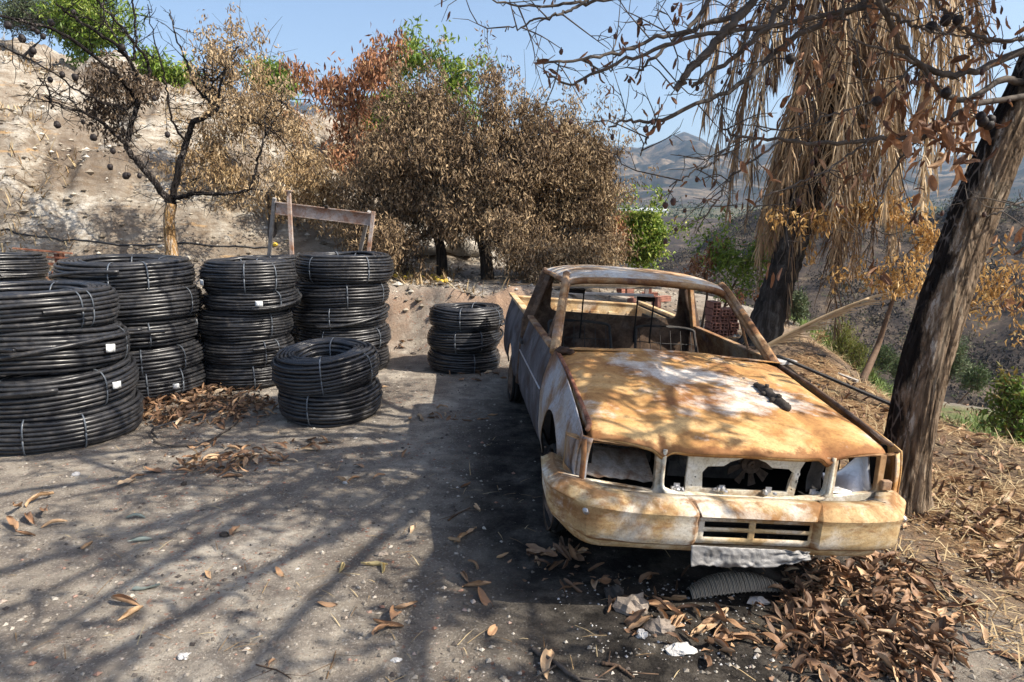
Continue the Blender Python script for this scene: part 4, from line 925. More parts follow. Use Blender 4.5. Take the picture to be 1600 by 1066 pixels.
simple_tree('citrus_tree', 'sunlit tan scorched citrus tree at the right end of the dry thicket', 'tree', foot_at(870, 11.3), [(868, 385), (872, 340)], 11.3,
            [(880, 290, 70, 85), (925, 300, 42, 85), (862, 220, 42, 50), (905, 225, 32, 36), (835, 330, 50, 60), (930, 375, 38, 36), (820, 205, 12, 40), (815, 170, 9, 12), (950, 250, 18, 22), (890, 400, 60, 30), (940, 395, 34, 28), (820, 405, 40, 24), (880, 405, 62, 34, -.8), (930, 400, 36, 36, -.6)], 2400, 17, .13, .08, .024, L_DRY, BARK_B, [.10, .08, .05], 103, sprays=160, droop=.9, thr=-.18, freq=1.9, limbs=80, bare=40)
simple_tree('citrus_tree', 'tan leafed scorched tree behind the burnt fruit tree, against the bank', 'tree', foot_at(425, 11.6), [(425, 340), (420, 300)], 11.8,
            [(400, 250, 62, 75), (460, 270, 62, 72), (360, 210, 45, 60), (390, 150, 34, 60), (345, 120, 22, 55), (420, 110, 14, 45), (500, 290, 45, 50), (330, 270, 40, 45), (430, 190, 40, 45), (375, 60, 16, 35), (408, 75, 10, 30), (480, 220, 40, 40), (540, 320, 40, 40)], 1250, 16, .13, .085, .026, L_TAN, TWIG_G, [.08, .06, .05], 104, sprays=160, droop=.9, thr=-.1, limbs=110, freq=1.7, bare=120)
simple_tree('shrub', 'rust coloured low shrub between the thicket and the bright green bush', 'shrub', foot_at(955, 12.2), [(955, 385)], 12.2, [(955, 370, 26, 34), (935, 392, 22, 16)], 130, 16, .12, .07, .03, L_RED, TWIG_B, [.02, .015], 105, droop=.8, limbs=14)
simple_tree('shrub', 'bright green leafy bush behind the pickup cab', 'shrub', foot_at(998, 12.5), [(998, 385)], 12.5, [(1000, 372, 34, 36), (985, 350, 20, 18), (1012, 355, 18, 20)], 560, 20, .13, .085, .040, L_GRN, TWIG_B, [.03, .02], 106, sprays=25, thr=-.3, droop=.25, limbs=20, vf=lambda P, r: np.clip(.55+.3*r.normal(size=len(P)), 0, 1))
def rg(P, r): return r.random(len(P))
simple_tree('mango_tree', 'tree with rust red scorched leaves standing on the bank behind the thicket', 'tree', foot_at(555, 15.5), [(560, 240), (548, 190)], 15.5,
            [(520, 130, 52, 34), (560, 150, 50, 50), (500, 110, 28, 20), (600, 130, 32, 40), (560, 215, 50, 45), (610, 190, 30, 30), (575, 100, 18, 16), (475, 200, 20, 30)], 520, 17, .22, .17, .050, L_RED, TWIG_B, [.10, .07], 107, sprays=40, droop=1.1, thr=-.15, limbs=50, freq=1.)
simple_tree('mango_tree', 'bright green tree rising between the red scorched tree and the grey-brown thicket', 'tree', foot_at(650, 17), [(650, 230), (655, 170)], 17.,
            [(650, 108, 48, 32), (702, 128, 34, 30), (620, 100, 24, 18), (640, 170, 46, 40), (740, 175, 22, 18), (600, 190, 40, 40)], 520, 17, .24, .17, .055, L_GRN, TWIG_B, [.12, .08], 108, sprays=40, droop=.7, thr=-.1, limbs=40, freq=1., bare=40)
simple_tree('mango_tree', 'tall bright green tree at the top of the bank behind the burnt fruit tree', 'tree', foot_at(170, 19), [(170, 140), (165, 90)], 18.5,
            [(140, 20, 62, 40), (165, 70, 45, 42), (120, 60, 28, 30), (190, 100, 26, 20)], 560, 17, .26, .18, .055, L_GRN, TWIG_B, [.12, .08], 109, droop=.6, thr=-.12, limbs=40, freq=1.)
simple_tree('mango_tree', 'rounder bright green tree beside the tall one on the bank', 'tree', foot_at(245, 18), [(245, 160), (248, 120)], 18.,
            [(245, 95, 38, 32), (280, 105, 26, 22), (225, 80, 20, 16)], 320, 17, .24, .18, .055, L_GRN, TWIG_B, [.10, .07], 110, droop=.6, thr=-.12, limbs=30, freq=1.)
simple_tree('mango_tree', 'small green tree peeping behind the tan scorched tree', 'tree', foot_at(425, 19), [(425, 190), (425, 150)], 19.,
            [(425, 120, 30, 20), (400, 110, 20, 14), (445, 135, 18, 16), (300, 150, 0.1, .1)], 170, 15, .22, .16, .05, L_GRN, TWIG_B, [.08, .06], 111, droop=.6, limbs=16)
simple_tree('shrub', 'grey-green scrubby bush on the crest at the upper left corner', 'shrub', foot_at(55, 19), [(55, 70)], 19., [(45, 22, 42, 26), (20, 35, 20, 14), (85, 40, 20, 14)], 330, 18, .2, .10, .03, L_OLIVE, TWIG_G, [.04, .03], 112, droop=-.2, limbs=20)
# ------------------------------------------------------------------ the split and burnt fruit tree on the left
rng = np.random.default_rng(5)
YT = 9.9; f = np.array([*foot_at(267, YT), 0]); f[2] = gnd(f[0], f[1])-.06
root = tree_root('burnt_fruit_tree', f, 'split burnt fruit tree with bare black limbs and charred fruit behind the coils', 'tree')
bt = MB(); T = lambda L_, dy=0: np.array([at(p[0], p[1], YT+(p[2] if len(p) > 2 else 0)+dy) for p in L_])
tr = np.vstack([[f], T([(264, 350), (268, 318)])])
bt.tube(crpath(tr, 16), np.interp(np.linspace(0, 1, 16), [0, .5, 1], [.10, .075, .075]), 14, char=.42)
limbs_ = [([(268, 322), (250, 295, -.1), (218, 255, -.2), (198, 228, -.3), (205, 195, -.3), (215, 165, -.3)], .068, .04), ([(270, 320), (275, 275, .1), (290, 225, .2), (300, 195, .2), (325, 180, .2), (340, 172, .3)], .065, .045),
          ([(272, 312), (300, 303, -.1), (340, 303, -.2), (375, 300, -.2), (392, 296, -.2)], .045, .02), ([(198, 228, -.3), (170, 200, -.6), (140, 180, -.8), (95, 165, -1), (70, 150, -1.1)], .035, .012),
          ([(215, 165, -.3), (195, 130, -.6), (150, 90, -1.), (90, 50, -1.4), (0, 25, -1.8), (-60, 20, -2)], .042, .014), ([(215, 165, -.3), (215, 120, -.5), (180, 70, -.8), (120, 30, -1.), (85, 5, -1.2)], .040, .014),
          ([(215, 165, -.3), (235, 110), (205, 60, -.2), (160, 10, -.4), (130, -30, -.4)], .034, .014), ([(205, 100, -.2), (212, 60, -.2), (208, 0), (210, -40)], .026, .012), ([(218, 140, -.2), (200, 90), (165, 30), (160, -20)], .02, .01),
          ([(340, 172, .3), (345, 130, .3), (360, 90, .4), (372, 72, .4)], .034, .012), ([(335, 165, .2), (305, 135, .1), (290, 95, .1), (272, 50), (265, 15)], .028, .008), ([(320, 150, .2), (320, 120), (318, 95)], .018, .010), ([(325, 145, .2), (340, 120), (370, 95, .2)], .012, .008),
          ([(392, 296, -.2), (400, 260), (412, 215), (420, 165, .2), (452, 155, .2)], .024, .010), ([(412, 215), (435, 180), (455, 152)], .018, .006), ([(200, 170, -.5), (160, 160, -.8), (120, 140, -1), (60, 100, -1.3), (-30, 60, -1.6)], .022, .008),
          ([(290, 225, .2), (270, 190), (262, 150), (255, 110), (240, 60), (232, 10)], .022, .008), ([(80, 168, -1), (76, 140, -1), (60, 122, -1)], .016, .008), ([(340, 172, .3), (365, 180, .3), (395, 190, .3), (430, 210, .3), (470, 260, .3)], .022, .008)]
ends_ = []
for pts, r0, r1_ in limbs_:
    P = crpath(T(pts), 30); P = P+rng.normal(size=P.shape)*.009; bt.tube(P, np.linspace(r0, r1_, 30)*.78, 8, char=.85); ends_.append(P)
def twigs(bt, P, n, ln, rng, r=.006, up=.3, sub=2, **a):
    tips = []
    for i in range(n):
        j = rng.integers(3, len(P)); d = rng.normal(size=3); d[2] += up; d /= np.linalg.norm(d); L = ln*rng.uniform(.4, 1.2); m = d*L*.5+rng.normal(size=3)*L*.12
        q = crpath(np.array([P[j], P[j]+m, P[j]+d*L+rng.normal(size=3)*L*.1]), 7); bt.tube(q, np.linspace(r, r*.4, 7), 4, cap=False, **a); tips.append(q[-1])
        for k in range(sub):
            e = q[rng.integers(2, 6)]; d2 = d+rng.normal(size=3)*.7; d2 /= np.linalg.norm(d2); e2 = e+d2*L*.45
            bt.tube([e, (e+e2)/2+rng.normal(size=3)*L*.03, e2], [r*.6, r*.5, r*.3], 3, cap=False, **a); tips.append(e2)
    return np.array(tips)
tp_ = []
for P in ends_: tp_.append(twigs(bt, P, 12, .5, rng, .007, .2, 3, char=1.))
tp_ = np.concatenate(tp_)
fin(bt, 'trunk', BARK_L, root)
bl = MB(); C = blobs([(185, 130, 42, 35), (170, 190, 30, 28), (215, 140, 30, 25), (160, 150, 30, 30)], YT-.4, 190, rng, .4, dy=.5)
bl2 = MB(); clusters(bl2, None, C, 11, .10, .075, .03, rng, .9, lambda P, r: r.random(len(P))**2*.45); fin(bl2, 'crown', L_DARK, root, False)
C = tp_[(tp_[:, 0] > at(300, 0, YT)[0])]; C = C[rng.random(len(C)) < .7]; clusters(bl, None, C, 9, .10, .085, .028, rng, .9, lambda P, r: .35+r.random(len(P))*.6)
fin(bl, 'crown', L_DRY, root, False)
FR = [(68, 52), (76, 60), (33, 46), (62, 47), (175, 68), (68, 84), (100, 10), (88, 38), (110, 120), (65, 92), (96, 196), (152, 262), (178, 270), (184, 268), (207, 270), (108, 118), (122, 190), (136, 215), (155, 232), (78, 50), (160, 104), (57, 68), (90, 128), (225, 150), (240, 205)]
for i, (px_, py_) in enumerate(FR):
    c_ = at(px_, py_, YT-1.0); j = np.argmin(np.linalg.norm(tp_[:, [0, 2]]-c_[[0, 2]], axis=1)); c_ = tp_[j]*.25+c_*.75
    b = MB(); b.ball(c_, np.array([.04, .037, .046])*rng.uniform(.7, 1.15), 10, .12); b.tube([c_+[0, 0, .05], c_+[rng.uniform(-.02, .02), 0, .13], c_+(tp_[j]-c_)*1.], .003, 4, cap=False)
    fin(b, 'charred_fruit', FRUIT, root)
# ------------------------------------------------------------------ the palm with its skirt of dead fronds
rng = np.random.default_rng(9); YP = 8.6
f = np.array([*foot_at(1196, YP), 0]); f[2] = gnd(f[0], f[1])-.08
root = tree_root('palm_tree', f, 'leaning palm with charred trunk and long skirt of hanging dead fronds', 'palm tree')
tr = np.vstack([[f], [at(px_, py_, YP) for px_, py_ in ((1212, 460), (1235, 390), (1262, 300), (1290, 200), (1310, 100), (1322, -20), (1330, -150))]])
P = crpath(tr, 90); a_ = np.linspace(0, 2*np.pi, 29)[:-1]; G = np.zeros((90, 29, 3))
for i in range(90):
    z_ = P[i, 2]; r = np.interp(i/89, [0, .06, .2, 1], [.27, .215, .19, .17])*(1+.05*math.sin(i*1.9))+.018*fbm(np.cos(a_)*4, np.sin(a_)*4, z_*7, seed=3)
    G[i, :28] = P[i]+np.stack([r*np.cos(a_), r*np.sin(a_), 0*a_], -1); G[i, 28] = G[i, 0]
b = MB(); b.grid(G); fin(b, 'trunk', BARK_P, root)
def frond(root, base, az, reach, drop, rng, nl=64, ll=.42, name='dead_frond', lift=.35, mat=PALM_L, vb=.5):
    d = np.array([math.cos(az), math.sin(az), 0.]); t = np.linspace(0, 1, 18)
    x_ = reach*(1-np.exp(-3.2*t)); z_ = lift*np.sin(np.pi*np.minimum(t*1.9, 1))*(t < .53)+0*t; z_ = lift*4*t*(1-t)*np.exp(-3*t)-drop*t**1.25
    sw = rng.uniform(-.15, .15); side = np.array([-d[1], d[0], 0])
    Q = base+d*x_[:, None]+np.array([0, 0, 1.])*z_[:, None]+side*(sw*t**2)[:, None]+rng.normal(size=(18, 3))*.008
    b = MB(); b.tube(Q, np.linspace(.022, .004, 18), 5, cap=False, v=vb)
    m = nl*2; tt = np.repeat(np.linspace(.12, .99, nl), 2)+rng.uniform(-.005, .005, m); tt = np.clip(tt, 0, 1); sg = np.tile([-1, 1], nl)
    R0 = np.stack([np.interp(tt, t, Q[:, k]) for k in range(3)], 1); Td = np.stack([np.interp(tt, t, np.gradient(Q[:, k])) for k in range(3)], 1); Td /= np.linalg.norm(Td, axis=1)[:, None]
    L = ll*np.sin(np.pi*np.clip(tt*.85+.12, 0, 1))**.6*rng.uniform(.7, 1.15, m)
    o_ = side[None]*sg[:, None]*rng.uniform(.12, .5, (m, 1))+Td*.6+rng.normal(size=(m, 3))*.13; 
    dn = np.array([0, 0, -1.])
    pts = []; p = R0.copy(); dirn = o_/np.linalg.norm(o_, axis=1)[:, None]
    for k in range(5):
        pts.append(p.copy()); p = p+dirn*(L/4)[:, None]; dirn = dirn+dn*.55+rng.normal(size=(m, 3))*.05; dirn /= np.linalg.norm(dirn, axis=1)[:, None]
    pts = np.stack(pts, 1); wv_ = np.cross(dirn, rng.normal(size=(m, 3))); wv_ /= np.linalg.norm(wv_, axis=1)[:, None]
    wd = np.array([.5, 1, .9, .6, .12])[None, :, None]*.008
    A = pts-wv_[:, None]*wd; B_ = pts+wv_[:, None]*wd; V = np.stack([A, B_], 2).reshape(-1, 3); k = (np.arange(m)[:, None, None]*10+np.arange(4)[None, :, None]*2)
    F = (k+np.array([0, 1, 3, 2])[None, None]).reshape(-1, 4); v_ = np.clip(vb+rng.normal(size=m)*.2, 0, 1)
    b.add(V, F, v=np.repeat(v_, 10)); fin(b, name, mat, root, False)
top = P[-1]
nf = 0
for i in range(60):
    k = rng.uniform(.56, 1.0); base = P[int(k*89)]; az = rng.uniform(0, 2*np.pi)
    reach = rng.uniform(.15, .95)*(.55+.8*k)*.95; drop = rng.uniform(1.3, 2.6)
    frond(root, base, az, reach, drop, rng, nl=58, ll=rng.uniform(.35, .6), lift=rng.uniform(.1, .5), vb=rng.choice([.08, .2, .4, .6, .8]))
for az, rc, dp, kk in ((3.14, 1.65, 2.1, .95), (3.0, 1.45, 2.4, .9), (3.3, 1.9, 1.7, 1.), (2.8, 1.2, 2.3, .88), (.1, 1.3, 2.8, .93), (.0, 1.55, 2.3, 1.), (-.3, 1.1, 2.8, .9), (.3, .9, 3.1, .95), (-.8, 1.2, 2.6, .95), (.25, 2.1, 1.6, 1.), (-.2, 2.4, 1.2, 1.), (.1, 1.0, 3.2, .96), (.5, 1.3, 2.9, .98), (-.5, 1.5, 3.0, .97), (.0, 1.9, 2.4, .99), (3.1, 1.3, 3.0, .93), (2.9, 1.0, 3.3, .95), (3.4, 1.15, 2.9, .97), (-1.2, .9, 3.1, .93), (-1.8, .8, 3.2, .95), (-2.3, 1.1, 2.9, .96), (-.9, 1.4, 2.8, .99), (.2, 1.7, 2.9, 1.), (-.1, 1.25, 3.4, .97)):
    frond(root, P[int(kk*89)], az, rc, dp, rng, nl=64, ll=rng.uniform(.45, .75), lift=.5, vb=rng.choice([.3, .5, .7, .85]))
# ------------------------------------------------------------------ the leaning tree at the right
rng = np.random.default_rng(17); YR = 4.1
f = np.array([2.44, 4.13, 0]); f[2] = gnd(2.44, 4.13)-.06
root = tree_root('leaning_tree', f, 'big leaning tree with half-charred trunk, bare branches and dry brown leaves at right', 'tree')
tr = np.vstack([[f], [at(px_, py_, YR+dy) for px_, py_, dy in ((1416, 710, -.02), (1438, 600, -.03), (1469, 490, 0), (1505, 380, .05), (1552, 260, .1), (1612, 130, .12), (1665, 0, .1), (1700, -140, .05), (1716, -260, 0))]])
n_ = 420; P = crpath(tr, n_); na_ = 120; a_ = np.linspace(0, 2*np.pi, na_+1)[:-1]; G = np.zeros((n_, na_+1, 3)); ch = np.zeros((n_, na_+1))
for i in range(n_):
    k = i/(n_-1); r = np.interp(k, [0, .04, .1, .22, .5, 1], [.215, .165, .138, .130, .130, .09])
    fl = .04*np.exp(-k/.05)*(np.cos(3*a_+1)+.6*np.cos(5*a_))
    fur = 1-np.abs(fbm(np.cos(a_)*7+.4*P[i, 2], np.sin(a_)*7, P[i, 2]*1.3+.0*a_, oct=5, seed=12))*3
    r = r+fl+.015*fur+.014*fbm(np.cos(a_)*2, np.sin(a_)*2, P[i, 2]*2.5, seed=14)-.008
    bz = .02*np.exp(-((k-.03)/.03)**2)
    G[i, :na_] = P[i]+np.stack([r*np.cos(a_), r*np.sin(a_), 0*a_], -1); G[i, na_] = G[i, 0]
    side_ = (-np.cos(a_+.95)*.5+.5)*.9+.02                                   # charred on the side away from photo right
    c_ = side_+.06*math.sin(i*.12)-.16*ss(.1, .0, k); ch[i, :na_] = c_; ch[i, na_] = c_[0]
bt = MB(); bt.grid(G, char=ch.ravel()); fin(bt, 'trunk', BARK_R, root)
bt = MB(); TR_ = lambda L_: np.array([at(p[0], p[1], YR+p[2]) for p in L_])
br = [([(1640, 60, .1), (1560, 96, 0), (1512, 112, -.1), (1473, 116, -.2), (1433, 98, -.3), (1398, 59, -.4), (1374, 8, -.5), (1350, -50, -.5)], .034, .016),
      ([(1600, 130, .05), (1560, 128, 0), (1504, 157, -.1), (1465, 140, -.25), (1435, 102, -.3), (1400, 80, -.5), (1330, 60, -.7)], .032, .008),
      ([(1610, 150, .0), (1504, 169, -.15), (1445, 211, -.25), (1362, 216, -.35), (1296, 224, -.5), (1217, 220, -.6), (1154, 213, -.7), (1130, 201, -.7)], .026, .007),
      ([(1240, -90, -.5), (1177, 0, -.6), (1122, 59, -.7), (1079, 110, -.8), (1055, 138, -.8)], .034, .024),
      ([(1290, -70, -.4), (1228, 0, -.5), (1193, 43, -.6), (1150, 83, -.6), (1105, 118, -.7), (1079, 136, -.7)], .024, .013),
      ([(1420, -60, -.2), (1340, 10, -.3), (1225, 67, -.4), (1193, 98, -.5), (1158, 130, -.6), (1099, 157, -.7), (1031, 188, -.8), (1000, 190, -.8), (972, 188, -.9), (946, 200, -.9)], .026, .006),
      ([(1430, -20, -.3), (1370, 8, -.4), (1256, 31, -.5), (1189, 43, -.6), (1120, 50, -.7), (1060, 62, -.8), (1007, 84, -.9), (960, 103, -1), (912, 123, -1), (893, 133, -1), (861, 121, -1.1)], .022, .006),
      ([(1220, -40, -.3), (1158, 16, -.4), (1103, 35, -.5), (1059, 59, -.6), (1020, 92, -.7), (990, 120, -.7)], .026, .007),
      ([(1120, -30, -.6), (1080, 40, -.7), (1030, 60, -.8), (972, 80, -.9), (912, 93, -1), (857, 97, -1.1), (842, 88, -1.1)], .017, .006),
      ([(1100, -60, -.5), (1050, -20, -.6), (960, 0, -.7), (900, 6, -.8), (830, 10, -.9), (757, 0, -1)], .018, .005),
      ([(960, -40, -.8), (900, 10, -.9), (870, 25, -1), (820, 38, -1), (788, 45, -1)], .012, .004),
      ([(1031, 188, -.8), (1012, 212, -.8), (999, 241, -.8)], .009, .004), ([(1154, 213, -.7), (1128, 240, -.8), (1108, 258, -.8), (1078, 273, -.9), (1046, 289, -.9)], .010, .004),
      ([(1217, 220, -.6), (1160, 262, -.7), (1136, 282, -.7), (1123, 310, -.8), (1095, 342, -.8), (1065, 355, -.9)], .009, .004),
      ([(1362, 216, -.35), (1300, 262, -.5), (1240, 290, -.6), (1180, 318, -.7), (1160, 350, -.7)], .010, .004), ([(1433, 98, -.3), (1380, 150, -.4), (1300, 180, -.6), (1230, 200, -.7), (1160, 196, -.8)], .011, .004),
      ([(1445, 211, -.25), (1400, 260, -.3), (1370, 330, -.4), (1355, 390, -.4)], .010, .004), ([(1374, 8, -.5), (1420, 40, -.5), (1460, 50, -.5), (1520, 60, -.5)], .014, .005),
      ([(1320, -30, -.6), (1322, 30, -.6), (1338, 68, -.6), (1354, 200, -.7)], .010, .004), ([(1640, 60, .1), (1540, 60, -.2), (1480, 20, -.3), (1440, -30, -.4)], .02, .01),
      ([(1650, 330, .0), (1600, 318, -.1), (1560, 330, -.2), (1540, 338, -.2)], .014, .005), ([(1640, 400, .2), (1590, 440, .1), (1530, 480, 0), (1480, 470, 0)], .006, .003)]
tps = []; allP = []
for pts, r0, r1_ in br:
    Q = crpath(TR_(pts), 36); Q = Q+rng.normal(size=Q.shape)*.005+.012*np.stack([fbm(np.linspace(0, 5, 36), r0*999, seed=q) for q in range(3)], 1); bt.tube(Q, np.linspace(r0, r1_, 36)*.66*(1+.05*rng.normal(size=36)), 8); allP.append(Q)
    tps.append(twigs(bt, Q, 9 if r0 > .012 else 6, .30, rng, .0036, .0, 3))
# the crown above the frame, reaching out over the yard: it casts the branch shadows
topn = P[-1]
limb2 = []
for ex, ey, ez, r0 in ((1.2, 2.6, 4.3, .07), (-.2, 1.5, 4.6, .06), (2.2, .8, 4.6, .07), (.6, .2, 4.9, .05), (2.6, 5.4, 4.9, .06), (1.0, 4.3, 4.5, .05), (-.9, 3.0, 4.3, .045), (1.9, -.8, 4.2, .05), (.2, 3.6, 5.0, .04), (3.7, 2.6, 3.9, .05), (4.1, 2.2, 4.5, .05), (3.3, 2.0, 3.5, .04), (-.5, 5.3, 4.5, .04), (.4, 4.7, 4.8, .045), (2.9, -.2, 4.3, .05), (1.4, 1.4, 4.0, .04), (3.4, .4, 3.9, .045), (2.6, -1.2, 3.8, .04)):
    e = np.array([ex, ey, ez]); s0 = P[rng.integers(315, 419)]; m1 = s0+(e-s0)*.35+np.array([0, 0, .35])+rng.normal(size=3)*.12; m2 = s0+(e-s0)*.7+np.array([0, 0, .2])+rng.normal(size=3)*.15
    Q = crpath(np.array([s0, m1, m2, e]), 30); bt.tube(Q, np.linspace(r0, .014, 30), 8, cap=False); limb2.append(Q)
CB = []
for Q in limb2:
    for k in range(9):
        s0 = Q[rng.integers(6, 30)]; d = rng.normal(size=3)*np.array([1, 1, .35]); d /= np.linalg.norm(d); e = s0+d*rng.uniform(.5, 1.25)
        q = crpath(np.array([s0, s0+(e-s0)*.5+rng.normal(size=3)*.1, e]), 12); bt.tube(q, np.linspace(.016, .005, 12), 5, cap=False)
        CB.append(twigs(bt, q, 7, .32, rng, .005, .1, 2))
CB = np.concatenate(CB)
for q in limb2[3:6]: pass
# connect the visible branches back to the big limbs
for Q in allP[:11]:
    s0 = Q[0]; N = np.concatenate(limb2+[P[315:]]); j = np.argmin(np.linalg.norm(N-s0, axis=1)); m = (N[j]+s0)/2+rng.normal(size=3)*.05
    bt.tube(crpath(np.array([N[j], m, s0]), 10), np.linspace(.03, .022, 10), 7, cap=False)
fin(bt, 'branches', TWIG_G, root)
tps = np.concatenate(tps); bl = MB()
PX = lambda q: 800+FPX*q[:, 0]/(q[:, 1]*FW[1]+(q[:, 2]-HC)*FW[2])
PY = lambda q: 533-FPX*(q[:, 1]*UPV[1]+(q[:, 2]-HC)*UPV[2])/(q[:, 1]*FW[1]+(q[:, 2]-HC)*FW[2])
px_, py_ = PX(tps), PY(tps)
right = (px_ > 1180)
C = tps[right & (rng.random(len(tps)) < .24)]; rich(bl, C, 3, .035, .085, rng, .85)
C = tps[~right & (rng.random(len(tps)) < .16)]; rich(bl, C, 3, .03, .055, rng, .5)
C = TR_([(1480, 170, -.3), (1500, 185, -.3), (1465, 190, -.35), (1510, 210, -.3), (1440, 200, -.4), (1520, 235, -.3), (1490, 250, -.4), (1395, 150, -.5), (1420, 190, -.5), (1530, 200, -.2), (1545, 170, -.2), (1500, 150, -.3), (1460, 230, -.4), (1400, 230, -.5), (1380, 145, -.5), (1450, 165, -.3), (1475, 210, -.3)])
rich(bl, C, 5, .05, .12, rng, .95, 1)
C = CB[rng.random(len(CB)) < .22]; clusters(bl, None, C, 6, .14, .13, .052, rng, .6, lambda P, r: r.random(len(P))*.9, curl=.5)
fin(bl, 'crown', L_BIG, root, False)
cand = np.where((py_ > 2) & (px_ < 1590) & (px_ > 840))[0]; sel = rng.choice(cand, min(64, len(cand)), False)
for j in sel:
    b = MB(); c_ = tps[j]; r_ = rng.uniform(.009, .017)
    b.ball(c_-[0, 0, r_], (r_*rng.uniform(.7, 1), r_*rng.uniform(.7, 1), r_*rng.uniform(1, 1.5)), 8, .22); b.tube([c_-[0, 0, r_], c_+[0, 0, .006]], .002, 4, cap=False); fin(b, 'dry_fruit', FRUIT_R, root)
for p in ((1455, 42, -.4), (1478, 32, -.4), (1497, 32, -.4), (1478, 145, -.35), (1536, 190, -.3), (1545, 195, -.3), (1533, 182, -.3), (1548, 187, -.3), (1370, 158, -.5), (1235, 92, -.6)):
    c_ = at(p[0], p[1], YR+p[2]); b = MB(); b.ball(c_, np.array([.026, .026, .028])*rng.uniform(.85, 1.1), 12, .06)
    j = np.argmin(np.linalg.norm(np.concatenate(allP)-c_, axis=1)); q = np.concatenate(allP)[j]; b.tube([c_, (c_+q)/2+[0, 0, .02], q], .003, 4, cap=False); fin(b, 'dry_fruit', FRUIT, root)
# ------------------------------------------------------------------ right-hand small trees and shrubs
simple_tree('young_tree', 'slender tree with curled orange leaves growing on the slope between palm and leaning tree', 'tree', (3.98, 7.6), [(1370, 545), (1385, 500), (1405, 440)], 8.0,
            [(1400, 420, 60, 60), (1350, 390, 50, 40), (1330, 430, 40, 25), (1420, 370, 45, 45), (1290, 380, 50, 25), (1380, 330, 50, 30), (1430, 460, 30, 35), (1350, 350, 60, 35), (1390, 500, 22, 25), (1300, 340, 40, 25), (1240, 330, 40, 30), (1270, 400, 30, 20), (1450, 400, 30, 50)], 560, 9, .10, .085, .030, L_ORG, TWIG_B, [.045, .035, .025, .02], 120, droop=.9, limbs=70, thr=-.1, freq=2., twig=.003, r1=.015)
simple_tree('young_tree', 'small tree with sparse orange leaves right of the leaning trunk', 'tree', (6.3, 8.6), [(1620, 560), (1600, 470)], 8.4,
            [(1540, 480, 50, 45), (1580, 440, 40, 40), (1560, 520, 45, 35), (1520, 420, 25, 35), (1600, 500, 30, 40), (1545, 380, 30, 20)], 190, 8, .12, .085, .030, L_ORG, TWIG_B, [.04, .03], 121, droop=.9, limbs=45, thr=-.1, freq=2., twig=.003, r1=.015)
simple_tree('young_tree', 'green sapling in front of the palm trunk behind the cab', 'sapling', (2.95, 9.6), [(1135, 470), (1150, 440)], 9.4,
            [(1140, 415, 30, 26), (1180, 405, 20, 22), (1165, 430, 26, 16), (1128, 398, 14, 16)], 105, 13, .11, .09, .03, L_GRN, TWIG_B, [.022, .015], 122, sprays=40, thr=-.1, freq=2.2, droop=.3, limbs=16, twig=.003, r1=.012)
simple_tree('shrub', 'rust red leafed sapling beside the green one behind the cab', 'sapling', (2.72, 9.7), [(1105, 460), (1100, 430)], 9.6,
            [(1085, 420, 12, 26), (1110, 410, 14, 26), (1128, 385, 8, 16), (1150, 460, 20, 12), (1190, 460, 12, 12), (1215, 375, 28, 16)], 80, 12, .09, .075, .028, L_RED, TWIG_B, [.02, .012], 123, droop=.9, limbs=16, twig=.003, r1=.012)
simple_tree('shrub', 'feathery yellow-green bush on the slope under the orange leafed tree', 'shrub', (4.45, 8.9), [(1322, 590)], 9.0,
            [(1322, 560, 30, 34), (1318, 530, 14, 30), (1335, 580, 28, 20), (1305, 585, 18, 16)], 230, 20, .10, .055, .013, leafmat('feathery', [(0, (.08, .10, .02)), (.5, (.20, .23, .05)), (1, (.40, .36, .12))], .6, .3), TWIG_B, [.02, .015], 124, droop=-.9, limbs=30, twig=.003, r1=.01)
simple_tree('shrub', 'leafy green and brown bush at the right photo edge', 'shrub', (4.35, 5.75), [(1580, 680), (1585, 640)], 5.8,
            [(1590, 625, 30, 36), (1570, 600, 18, 18), (1600, 680, 26, 25), (1560, 650, 14, 20)], 120, 12, .09, .07, .028, leafmat('mixed_green', [(0, (.30, .17, .05)), (.3, (.16, .17, .04)), (.7, (.13, .24, .04)), (1, (.32, .40, .08))], .5, .3), TWIG_B, [.02, .015], 125, droop=.3, limbs=16, twig=.003, r1=.012)
for i, (px_, py_, y_, rx, rz, lab) in enumerate(((1522, 592, 12.5, 20, 20, 'dark green round shrub seen just right of the leaning trunk'), (1380, 560, 14, 14, 18, 'small dark green shrub left of the leaning trunk beyond the gravel track'),
        (1490, 560, 11, 18, 28, 'wispy dry grey-green shrub against the leaning trunk'), (1272, 545, 9.6, 20, 22, 'dry tan tuft of grass on the mound right of the palm'), (1247, 480, 10.5, 9, 18, 'small yellow-green shrub behind the palm foot'), (1405, 575, 15, 12, 16, 'lone dark green bush farthest down the gravel track'))):
    mt = (leafmat('dark_green', [(0, (.03, .05, .02)), (1, (.11, .16, .05))], .6, .2), L_TAN, L_OLIVE)[0 if i in (0, 1, 5) else 1 if i == 3 else 2]
    simple_tree('shrub', lab, 'shrub', foot_at(px_, y_), [(px_, py_+rz*.6)], y_, [(px_, py_, rx, rz)], 90, 16, .10, .08, .02, mt, TWIG_B, [.015, .01], 130+i, droop=-.3, limbs=12, twig=.003, r1=.01)
# ------------------------------------------------------------------ things standing about
rng = np.random.default_rng(23)
def root_at(name, p, label, cat, group=None): return empty(name, tuple(p), 0, label, cat, group)
